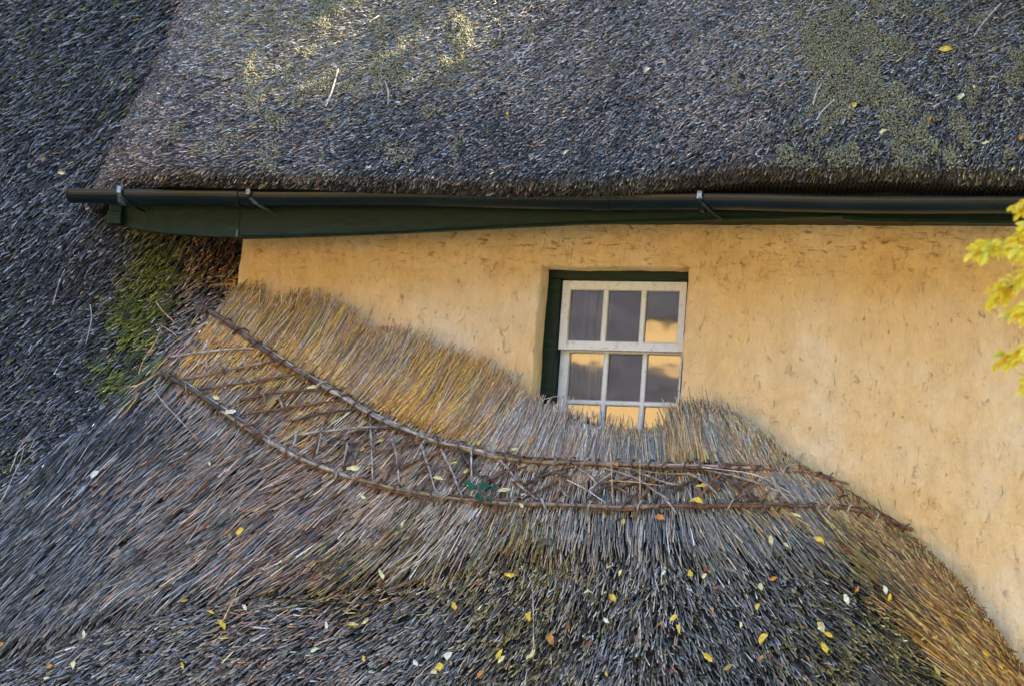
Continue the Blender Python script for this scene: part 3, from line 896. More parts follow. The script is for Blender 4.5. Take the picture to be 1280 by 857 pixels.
# ------------------------------------------------------------------ gutter and fascia
YG = -0.47
GL, GR = P(90, 240, YG), P(1500, 253.5, YG)
g_dir = GR - GL
gut = empty('rain_gutter', tuple(GL), 'long half-round green black rain gutter under the upper thatch', 'gutter')


def gutter_piece(t0, t1, rad, name, parent, mt=M_gut, th=0.004, lip=True):
    n = 16; V, F = [], []
    ang = np.linspace(math.pi, 2 * math.pi, n)
    prof = [(math.cos(a) * rad, math.sin(a) * rad * 1.05) for a in ang]
    prof = [(-rad - 0.003, 0.006), (-rad - 0.005, 0.0)] + prof + [(rad + 0.004, 0.004)]
    inner = [(c * (rad - th) / rad, s * (rad - th) / rad + 0.001) for c, s in prof][::-1]
    ring = prof + inner; m = len(ring)
    segs = 24 if t1 - t0 > 0.2 else 2
    for t in np.linspace(t0, t1, segs):
        c = GL + g_dir * t
        wob = 0.004 * math.sin(t * 23) 
        for a, b in ring: V.append((c[0], c[1] + a, c[2] + b + wob))
    for i in range(segs - 1):
        for j in range(m):
            F.append((i * m + j, i * m + (j + 1) % m, (i + 1) * m + (j + 1) % m, (i + 1) * m + j))
    F.append(tuple(range(m))); F.append(tuple(range((segs - 1) * m, segs * m))[::-1])
    return mesh(name, rel(parent, V), F, mt, parent, smooth=False)


def gt(u): return float((P(u, 245, YG)[0] - GL[0]) / g_dir[0])
gr_ = 0.058
gutter_piece(gt(90), gt(283), gr_, 'channel', gut)
gutter_piece(gt(283.2), gt(750), gr_ * 0.985, 'channel', gut)
gutter_piece(gt(750.2), gt(1500), gr_, 'channel', gut)
gutter_piece(gt(278), gt(303), gr_ * 1.07, 'joint_collar', gut)
gutter_piece(gt(742), gt(765), gr_ * 1.06, 'joint_collar', gut)
# stop end
c = GL.copy(); n = 14; V = [(c[0] - 0.004, c[1] + math.cos(a) * gr_ * 1.08, c[2] + math.sin(a) * gr_ * 1.1 + 0.003) for a in np.linspace(math.pi, 2 * math.pi, n)]
V += [(x + 0.012, y, z) for x, y, z in V]
F = [tuple(range(n)), tuple(range(n, 2 * n))[::-1]] + [(i, i + 1, n + i + 1, n + i) for i in range(n - 1)] + [(0, n, 2 * n - 1, n - 1)]
mesh('stop_end', rel(gut, V), F, M_gut, gut)
# brackets: strap round the front, hooked clip over the lip and an arm back to the fascia
for u, sw in ((157, 0.03), (318, 0.02), (880, 0.022), (1420, 0.022)):
    c = GL + g_dir * gt(u)
    pts = [(c[0], c[1] - gr_ * math.cos(a) * 1.12 , c[2] - gr_ * math.sin(a) * 1.12) for a in np.linspace(-0.25, math.pi * 0.75, 14)]
    V, F = [], []
    for k, (x, y, z) in enumerate(pts):
        a = np.linspace(-0.25, math.pi * 0.75, 14)[k]
        w_ = sw * (0.5 + 0.18 * math.cos(k))
        for dx, dr in ((-w_, 0), (w_, 0), (w_, 0.006), (-w_, 0.006)):
            V.append((x + dx, y - math.cos(a) * dr, z - math.sin(a) * dr))
    m = len(pts)
    for k in range(m - 1):
        for j in range(4): F.append((k * 4 + j, k * 4 + (j + 1) % 4, k * 4 + 4 + (j + 1) % 4, k * 4 + 4 + j))
    F += [(0, 1, 2, 3), ((m - 1) * 4 + 3, (m - 1) * 4 + 2, (m - 1) * 4 + 1, (m - 1) * 4)]
    br = mesh('bracket', rel(gut, V), F, M_gut if u > 200 else M_dull, gut)
    v, f = tube([(c[0] + 0.002, c[1] - 0.052, c[2] - 0.034), (c[0] + 0.03, c[1] - 0.03, c[2] - 0.060), (c[0] + 0.055, c[1] + 0.05, c[2] - 0.075), (c[0] + 0.06, c[1] + 0.11, c[2] - 0.08)], [0.010, 0.009, 0.006, 0.005], 6)
    mesh('bracket_arm', rel(gut, v), f, M_dull if u < 500 and u != 157 else M_gut, br)
    v, f = boxv(c[0] - 0.013, c[0] + 0.010, c[1] - gr_ - 0.018, c[1] - gr_ - 0.002, c[2] - 0.018, c[2] + 0.018)
    mesh('clip', rel(gut, v), f, M_brk, br)

YB = -0.36
fas = empty('fascia_board', tuple(P(298, 280, YB)), 'dark green sagging timber fascia behind the gutter', 'fascia')


def board(name, top, bot, y0, th, mt=M_green, par=fas, nseg=30):
    us = np.linspace(bot[0][0], bot[-1][0], nseg)
    vb = np.interp(us, [b[0] for b in bot], [b[1] for b in bot])
    B = P(us, vb, y0); V, F = [], []
    for k in range(nseg):
        x, _, z = B[k]; zt = P(us[k], top, y0)[2]
        wv = 0.002 * math.sin(k * 1.3)
        V += [(x, y0 + wv, z + 0.004), (x, y0 + 0.004 + wv, z), (x, y0 + th, z), (x, y0 + th, zt), (x, y0 + wv, zt)]
    for k in range(nseg - 1):
        for j in range(5): F.append((k * 5 + j, k * 5 + 5 + j, k * 5 + 5 + (j + 1) % 5, k * 5 + (j + 1) % 5))
    F += [(4, 3, 2, 1, 0), tuple((nseg - 1) * 5 + j for j in range(5))]
    return mesh(name, rel(par, V), F, mt, par)


board('board', 232, [(150, 281), (165, 286), (200, 291.5), (250, 295.5), (297.5, 297.5)], YB + 0.012, 0.035)
board('board', 234, [(298, 297.5), (330, 297), (400, 295), (500, 291), (560, 288), (640, 284), (720, 280), (800, 277.5), (880, 275.5), (960, 273.5), (1030, 271.5), (1052, 271)], YB, 0.035)
board('board', 236, [(1052.5, 273.5), (1070, 275.5), (1100, 277), (1200, 278.5), (1320, 280), (1500, 282)], YB + 0.006, 0.035)
# thin lower moulding on the middle board
def mould(us0, us1, vfun, y0):
    us = np.linspace(us0, us1, 30); pts = P(us, vfun(us), y0)
    v, f = tube(pts, 0.0055, 6, rough=0.05); mesh('moulding', rel(fas, v), f, M_green, fas)
mould(299, 1050, lambda u: np.interp(u, [298, 400, 500, 640, 800, 960, 1052], [294.5, 292.5, 289, 281.5, 275, 271, 268.5]), YB - 0.001)
mould(860, 1320, lambda u: np.interp(u, [860, 1050, 1100, 1320], [272, 269.5, 273, 276.5]), YB - 0.002)
a = P(140, 251, YB); b2 = P(152, 282, YB)
box('end_block', a[0], b2[0], YB - 0.02, YB + 0.04, P(146, 265, YB)[2], P(146, 250, YB)[2], M_green, fas)
box('end_block', a[0] - 0.003, b2[0] + 0.006, YB - 0.03, YB + 0.045, P(146, 281, YB)[2], P(146, 265.5, YB)[2], M_green, fas)
a = P(297, 288, YB)
box('joint_strip', a[0] - 0.006, a[0] + 0.006, YB - 0.006, YB + 0.004, P(297, 297, YB)[2], P(297, 287, YB)[2], M_dull, fas, bev=0.002)
# soffit boards close the gap to the wall
v, f = boxv(P(150, 270, YB)[0], X1 + 0.4, YB + 0.05, 0.03, P(700, 262, YB)[2], P(700, 262, YB)[2] + 0.02)
mesh('soffit', rel(fas, v), f, M_green, fas)

# ------------------------------------------------------------------ hazel rods, cross rods and pegs on the cap
def on_low(uv, n, off, wig=0.0, sd=0):
    s = spline(uv, n); p = Psurf(s[:, 0], s[:, 1], f_low_s)
    nn = normal(p[:, 0], p[:, 2], f_low_s)
    r_ = np.random.default_rng(sd)
    o = np.broadcast_to(off, (n,))
    p = p + nn * o[:, None]
    if wig: p += np.cumsum(r_.normal(0, wig, (n, 3)), 0) * 0.4 + r_.normal(0, wig, (n, 3)) * 0.5
    return p


def f_low_s(x, z):
    x = np.asarray(x, float); z = np.asarray(z, float); e = 0.04
    return (f_low(x, z) + f_low(x + e, z) + f_low(x - e, z) + f_low(x, z + e) + f_low(x, z - e)) / 5


def rodcol(k):
    cs = [(0.19, 0.125, 0.085), (0.30, 0.21, 0.14), (0.12, 0.08, 0.06), (0.42, 0.36, 0.30), (0.24, 0.115, 0.065), (0.34, 0.25, 0.13)]
    return cs[k % len(cs)]


UPL = [(258, 392), (300, 420), (345, 455), (400, 487), (440, 510), (480, 535), (540, 556), (600, 573), (660, 583), (720, 586), (800, 589), (860, 590), (930, 592), (1000, 596), (1063, 603)]
LOL = [(205, 475), (240, 492), (280, 520), (330, 555), (370, 577), (430, 602), (480, 615), (540, 628), (600, 634), (660, 637), (720, 640), (800, 641), (870, 638), (930, 637), (1000, 640), (1060, 645), (1100, 655), (1142, 665)]


def sub(path, u0, u1, dv):
    p = np.array(path); us = np.arange(u0, u1 + 1, (u1 - u0) / max(3, round((u1 - u0) / 35)))
    return [(u, np.interp(u, p[:, 0], p[:, 1]) + dv + random.uniform(-1.2, 1.2)) for u in us]


rid = 0
def rod(name, uv, r0, r1, off, col, n=None, wig=0.0015, smooth=True):
    global rid; rid += 1
    d = sum(math.dist(uv[i], uv[i + 1]) for i in range(len(uv) - 1))
    n = n or max(4, int(d / 9))
    p = on_low(uv, n, off, wig, rid)
    rad = 0.86 * np.linspace(r0, r1, n) * (1 + 0.16 * np.random.default_rng(rid).normal(0, 1, n).clip(-1.5, 2.2))
    v, f = tube(p, rad, 7, rid, 0.14)
    jit = 1 + np.random.default_rng(rid + 5).uniform(-0.3, 0.3, n)
    t = np.repeat(np.array(col)[None] * jit[:, None], 7, axis=0)
    return mesh(name, rel(low, v), f, M_rod, low, tint=t, smooth=smooth)


# upper rod: overlapping lengths, laid two or three together
for (u0, u1, dv, r0, r1, c) in [(257, 430, 0, .014, .011, 0), (268, 360, 4, .007, .005, 2), (330, 520, -3, .007, .006, 3), (395, 620, 0, .012, .010, 3), (470, 560, 3, .006, .005, 2), (540, 700, 2, .011, .010, 5), (620, 735, -3, .006, .006, 0),
                                (680, 840, 1, .013, .012, 1), (770, 935, 0, .011, .009, 3), (840, 1062, 1, .011, .009, 4), (905, 1045, -3, .007, .005, 4), (1000, 1063, 3, .007, .005, 0)]:
    rod('hazel_rod', sub(UPL, u0, u1, dv), r0, r1, 0.050, rodcol(c))
for (u0, u1, dv, r0, r1, c) in [(204, 330, 0, .013, .011, 2), (235, 300, -4, .007, .005, 3), (280, 440, 1, .012, .011, 3), (300, 420, -3, .006, .005, 1), (400, 560, 0, .012, .010, 5), (460, 540, 4, .006, .005, 4), (530, 690, 0, .010, .010, 1), (560, 660, -3, .006, .005, 4),
                                (650, 830, 1, .012, .012, 1), (740, 800, 4, .006, .005, 4), (800, 960, 1, .011, .010, 4), (900, 1010, 0, .010, .010, 0), (985, 1142, 1, .012, .009, 4), (1010, 1080, -3, .006, .005, 2), (1080, 1140, 3, .006, .005, 4)]:
    rod('hazel_rod', sub(LOL, u0, u1, dv), r0, r1, 0.050, rodcol(c))
rod('hazel_rod', [(985, 598), (1030, 606), (1060, 618), (1095, 640), (1125, 657)], .006, .005, 0.045, rodcol(4))

CR = [((212, 454), (262, 446), (318, 441), 3), ((232, 481), (285, 470), (345, 457), 1), ((251, 493), (310, 484), (372, 474), 0), ((301, 506), (350, 497), (415, 492), 0), ((307, 525), (365, 516), (425, 507), 4),
      ((365, 534), (410, 522), (462, 518), 2), ((368, 551), (430, 543), (490, 540), 3), ((398, 566), (440, 560), (472, 552), 0), ((470, 573), (495, 566), (530, 559), 4), ((500, 592), (540, 575), (575, 566), 4), ((410, 560), (450, 545), (500, 541), 2),
      ((464, 527), (465, 560), (467, 609), 3), ((491, 555), (497, 580), (500, 613), 3), ((527, 562), (536, 590), (547, 627), 3), ((552, 568), (563, 590), (578, 626), 3), ((577, 573), (592, 592), (616, 620), 2), ((590, 575), (590, 592), (590, 607), 3),
      ((622, 577), (638, 595), (650, 611), 3), ((640, 604), (662, 622), (676, 632), 3), ((655, 613), (685, 599), (720, 590), 2), ((648, 630), (680, 618), (712, 596), 0), ((700, 613), (705, 620), (712, 628), 3), ((720, 590), (738, 600), (748, 612), 3),
      ((600, 612), (628, 598), (660, 590), 4), ((735, 632), (760, 615), (800, 600), 2), ((758, 592), (800, 606), (842, 632), 3), ((787, 592), (815, 603), (850, 614), 3), ((762, 620), (790, 613), (815, 606), 2), ((805, 634), (815, 615), (838, 600), 4),
      ((768, 612), (790, 624), (803, 634), 4), ((845, 623), (858, 613), (874, 604), 2), ((887, 622), (897, 612), (910, 603), 2), ((863, 598), (885, 612), (900, 632), 3), ((877, 592), (935, 607), (1000, 632), 3), ((917, 631), (930, 620), (940, 612), 0), ((932, 617), (945, 610), (962, 601), 0),
      ((940, 597), (975, 609), (1008, 628), 3), ((968, 630), (980, 615), (996, 601), 0), ((1003, 632), (1015, 620), (1029, 609), 4), ((1048, 632), (1052, 620), (1053, 610), 4), ((900, 600), (925, 618), (945, 634), 2), ((830, 612), (850, 600), (866, 596), 2),
      ((1030, 640), (1045, 628), (1062, 622), 0), ((560, 610), (585, 598), (606, 586), 0), ((520, 600), (545, 592), (556, 590), 2), ((430, 590), (436, 573), (444, 560), 2)]
for q in range(14):
    u_ = 392 + q * 43 + random.uniform(-6, 6); w_ = random.uniform(30, 44)
    lo_ = np.interp(u_, [p_[0] for p_ in LOL], [p_[1] for p_ in LOL]); up_ = np.interp(u_ + w_, [p_[0] for p_ in UPL], [p_[1] for p_ in UPL])
    CR.append(((u_, lo_ - 2), (u_ + w_ / 2, (lo_ + up_) / 2 + random.uniform(-3, 3)), (u_ + w_, up_ + 3), random.choice([0, 2, 4, 0])))
for a, b, c, k in CR:
    rod('cross_rod', [a, b, c], random.uniform(.0065, .009), random.uniform(.005, .0065), 0.042, rodcol(k))
PEG = [((348, 503), (354, 519)), ((277, 465), (285, 474)), ((306, 479), (314, 488)), ((406, 533), (397, 576)), ((371, 552), (363, 575)), ((330, 500), (332, 512)), ((262, 458), (258, 478)), ((436, 560), (430, 590))]
for a, b in PEG: rod('peg', [a, ((a[0] + b[0]) / 2 + 1, (a[1] + b[1]) / 2), b], .0065, .005, 0.055, rodcol(random.choice([1, 3, 0])), n=4)
# twisted spars pinned over both rods, and at the crossings
k = 0
for path in (UPL, LOL):
    p = np.array(path, float); L_ = np.r_[0, np.cumsum(np.hypot(*np.diff(p, axis=0).T))]
    s = 12.0
    while s < L_[-1] - 6:
        u = np.interp(s, L_, p[:, 0]); v = np.interp(s, L_, p[:, 1]); k += 1
        u2 = np.interp(s + 2, L_, p[:, 0]); v2 = np.interp(s + 2, L_, p[:, 1])
        t = math.degrees(math.atan2(-(v2 - v), u2 - u)) + random.choice([52, 62, 75, 115, 45]) + random.uniform(-8, 8)
        hl = random.uniform(6, 11); dx, dy = math.cos(R(t)) * hl, -math.sin(R(t)) * hl
        rod('spar', [(u - dx, v - dy), (u - dx * .3, v - dy * .3), (u + dx * .3, v + dy * .3), (u + dx, v + dy)], .006, .0045, np.array([0.035, 0.062, 0.067, 0.064, 0.035]), rodcol(random.choice([0, 2, 4, 3, 2])), n=5, wig=0.001)
        s += random.uniform(15, 27)
for (u, v) in [(440, 577), (464, 567), (498, 588), (531, 590), (560, 600), (650, 610), (610, 605), (700, 600), (760, 612), (820, 605), (850, 617), (893, 612), (930, 612), (975, 616), (1053, 628), (352, 510), (420, 505), (325, 497), (405, 540)]:
    t = random.uniform(0, 180); dx, dy = math.cos(R(t)) * 8, math.sin(R(t)) * 8
    rod('spar', [(u - dx, v - dy), (u, v), (u + dx, v + dy)], .006, .005, np.array([0.035, 0.057, 0.06, 0.035]), rodcol(random.choice([0, 2, 4])), n=4, wig=0.001)

# loose stems lying across the work
LOOSE = [((712, 610), (735, 622), (760, 638), 'pale'), ((770, 600), (752, 612), (735, 626), 'pale'), ((804, 585), (804, 610), (806, 637), 'tan'), ((765, 611), (800, 613), (838, 617), 'tan'), ((760, 592), (820, 600), (880, 604), 'olive'), ((880, 594), (940, 603), (985, 625), 'pale'),
         ((541, 542), (528, 565), (515, 588), 'pale'), ((440, 548), (422, 565), (404, 582), 'grey'), ((590, 573), (590, 590), (590, 606), 'pale'), ((200, 388), (212, 402), (222, 412), 'tan'), ((207, 418), (218, 424), (229, 432), 'tan'),
         ((206, 424), (193, 450), (180, 478), 'tan'), ((118, 390), (120, 410), (113, 440), 'grey'), ((199, 478), (180, 490), (165, 494), 'tan'), ((180, 500), (168, 518), (153, 533), 'gold'), ((100, 300), (112, 282), (130, 250), 'blue'), ((250, 560), (200, 500), (205, 480), 'grey'),
         ((70, 390), (78, 360), (85, 345), 'grey'), ((20, 600), (30, 570), (48, 545), 'grey'), ((5, 640), (28, 600), (36, 570), 'grey'), ((235, 690), (262, 650), (280, 625), 'grey'), ((280, 787), (290, 765), (300, 742), 'tan'), ((770, 640), (768, 600), (766, 570), 'tan'),
         ((670, 820), (670, 780), (668, 740), 'grey'), ((803, 820), (805, 790), (803, 770), 'grey'), ((700, 800), (710, 775), (722, 750), 'grey'), ((1130, 745), (1170, 785), (1268, 790), None)]
for a, b, c, k in LOOSE:
    if k: rod('loose_stem', [a, b, c], .0038, .003, 0.062, PAL[k], wig=0.0006)
LOOSE_UP = [((425, 97), (417, 125), (410, 142), 'pale'), ((655, 78), (662, 70), (668, 62), 'pale'), ((487, 140), (487, 125), (484, 112), 'grey'), ((1012, 28), (1018, 12), (1024, 2), 'grey'), ((1218, 55), (1232, 35), (1252, 14), 'pale'), ((1018, 140), (1022, 126), (1028, 116), 'pale'),
            ((1022, 160), (1030, 148), (1044, 135), 'pale'), ((120, 75), (126, 62), (135, 50), 'grey')]
for a, b, c, k in LOOSE_UP:
    s = spline([a, b, c], 6); p = Psurf(s[:, 0], s[:, 1], f_up); p = p + normal(p[:, 0], p[:, 2], f_up) * 0.045
    v, f = tube(p, 0.0038, 5); mesh('loose_stem', rel(upr, v), f, M_rod, upr, tint=np.array(PAL[k]))

# ------------------------------------------------------------------ ivy sprig caught under the lower rod
iv = Psurf(np.array([600.]), np.array([625.]), f_low_s)[0]
ivy = empty('ivy_sprig', tuple(iv), 'small sprig of dark green leaves caught under the lower hazel rod', 'plant')


def leaf_mesh(length, width, curl, lobes=0, seed=0):
    """ovate blade, folded along the midrib; local x along the blade, y up"""
    r_ = random.Random(seed); n = 6; V, F = [], []
    for i in range(n + 1):
        t = i / n
        w_ = width * (math.sin(math.pi * t ** 0.85) ** 0.75) * (1 + (0.35 * math.sin(t * math.pi * lobes * 2) if lobes else 0)) * 0.5
        w_ = max(w_, 0.0004)
        x = (t - 0.5) * length; h = curl * math.sin(math.pi * t) * length + 0.04 * length * math.sin(3 * t + seed)
        q1 = w_ * (1 + r_.uniform(-.28, .18)); q2 = w_ * (1 + r_.uniform(-.28, .18)); sw = curl * length * 0.9 * math.sin(t * 2.6 + seed)
        V += [(x, h + q1 * r_.uniform(.2, .9), -q1 + sw), (x, h, sw), (x, h + q2 * r_.uniform(.2, .9), q2 + sw)]
    for i in range(n):
        a_ = i * 3
        F += [(a_, a_ + 1, a_ + 4, a_ + 3), (a_ + 1, a_ + 2, a_ + 5, a_ + 4)]
    # stalk
    b_ = len(V); s = length * 0.018
    V += [(-length * .5, 0, -s), (-length * .5, 0, s), (-length * .72, length * .05, s), (-length * .72, length * .05, -s)]
    F.append((b_, b_ + 1, b_ + 2, b_ + 3))
    return np.array(V), F


def orient(V, p, n, ang, f):
    dx, dz = xz_dir_local(p, f, ang)
    e = 0.02
    t = np.array([dx, float(f(np.array([p[0] + dx * e]), np.array([p[2] + dz * e]))[0] - f(np.array([p[0]]), np.array([p[2]]))[0]) / e, dz])
    t /= np.linalg.norm(t); b = np.cross(t, n); b /= np.linalg.norm(b); n2 = np.cross(b, t)
    if n2 @ n < 0: n2 = -n2
    return p + V[:, :1] * t + V[:, 1:2] * n2 + V[:, 2:3] * b


def xz_dir_local(p, f, ang):
    a, b = xz_dir(np.array([p[0]]), np.array([p[2]]), f, np.array([float(ang)]))
    return float(a[0]), float(b[0])


for k, (u, v, s, a) in enumerate([(585, 618, .055, 170), (592, 621, .06, 20), (607, 620, .065, 5), (601, 632, .06, 100), (612, 637, .05, 320), (618, 622, .04, 30)]):
    p = Psurf(np.array([float(u)]), np.array([float(v)]), f_low_s)[0]; nn = normal(p[0:1], p[2:3], f_low_s)[0]
    V, F = leaf_mesh(s, s * 0.62, 0.12, 1, k)
    mesh('leaf', rel(ivy, orient(V, p + nn * 0.068, nn, a, f_low_s)), F, M_leaf, ivy, tint=np.array((0.012, 0.10, 0.06)) * random.uniform(.8, 1.3), smooth=False)
p = on_low([(578, 616), (600, 622), (612, 632)], 8, 0.06); v, f = tube(p, 0.003, 5); mesh('stem', rel(ivy, v), f, M_bark, ivy)

# ------------------------------------------------------------------ fallen leaves
LC = dict(y=(0.80, 0.58, 0.06), p=(0.80, 0.74, 0.36), w=(0.78, 0.80, 0.60), o=(0.62, 0.28, 0.05), r=(0.34, 0.07, 0.03), d=(0.45, 0.34, 0.08))
CN = dict(y='yellow', p='pale yellow', w='whitish', o='orange brown', r='reddish brown', d='dull olive yellow')
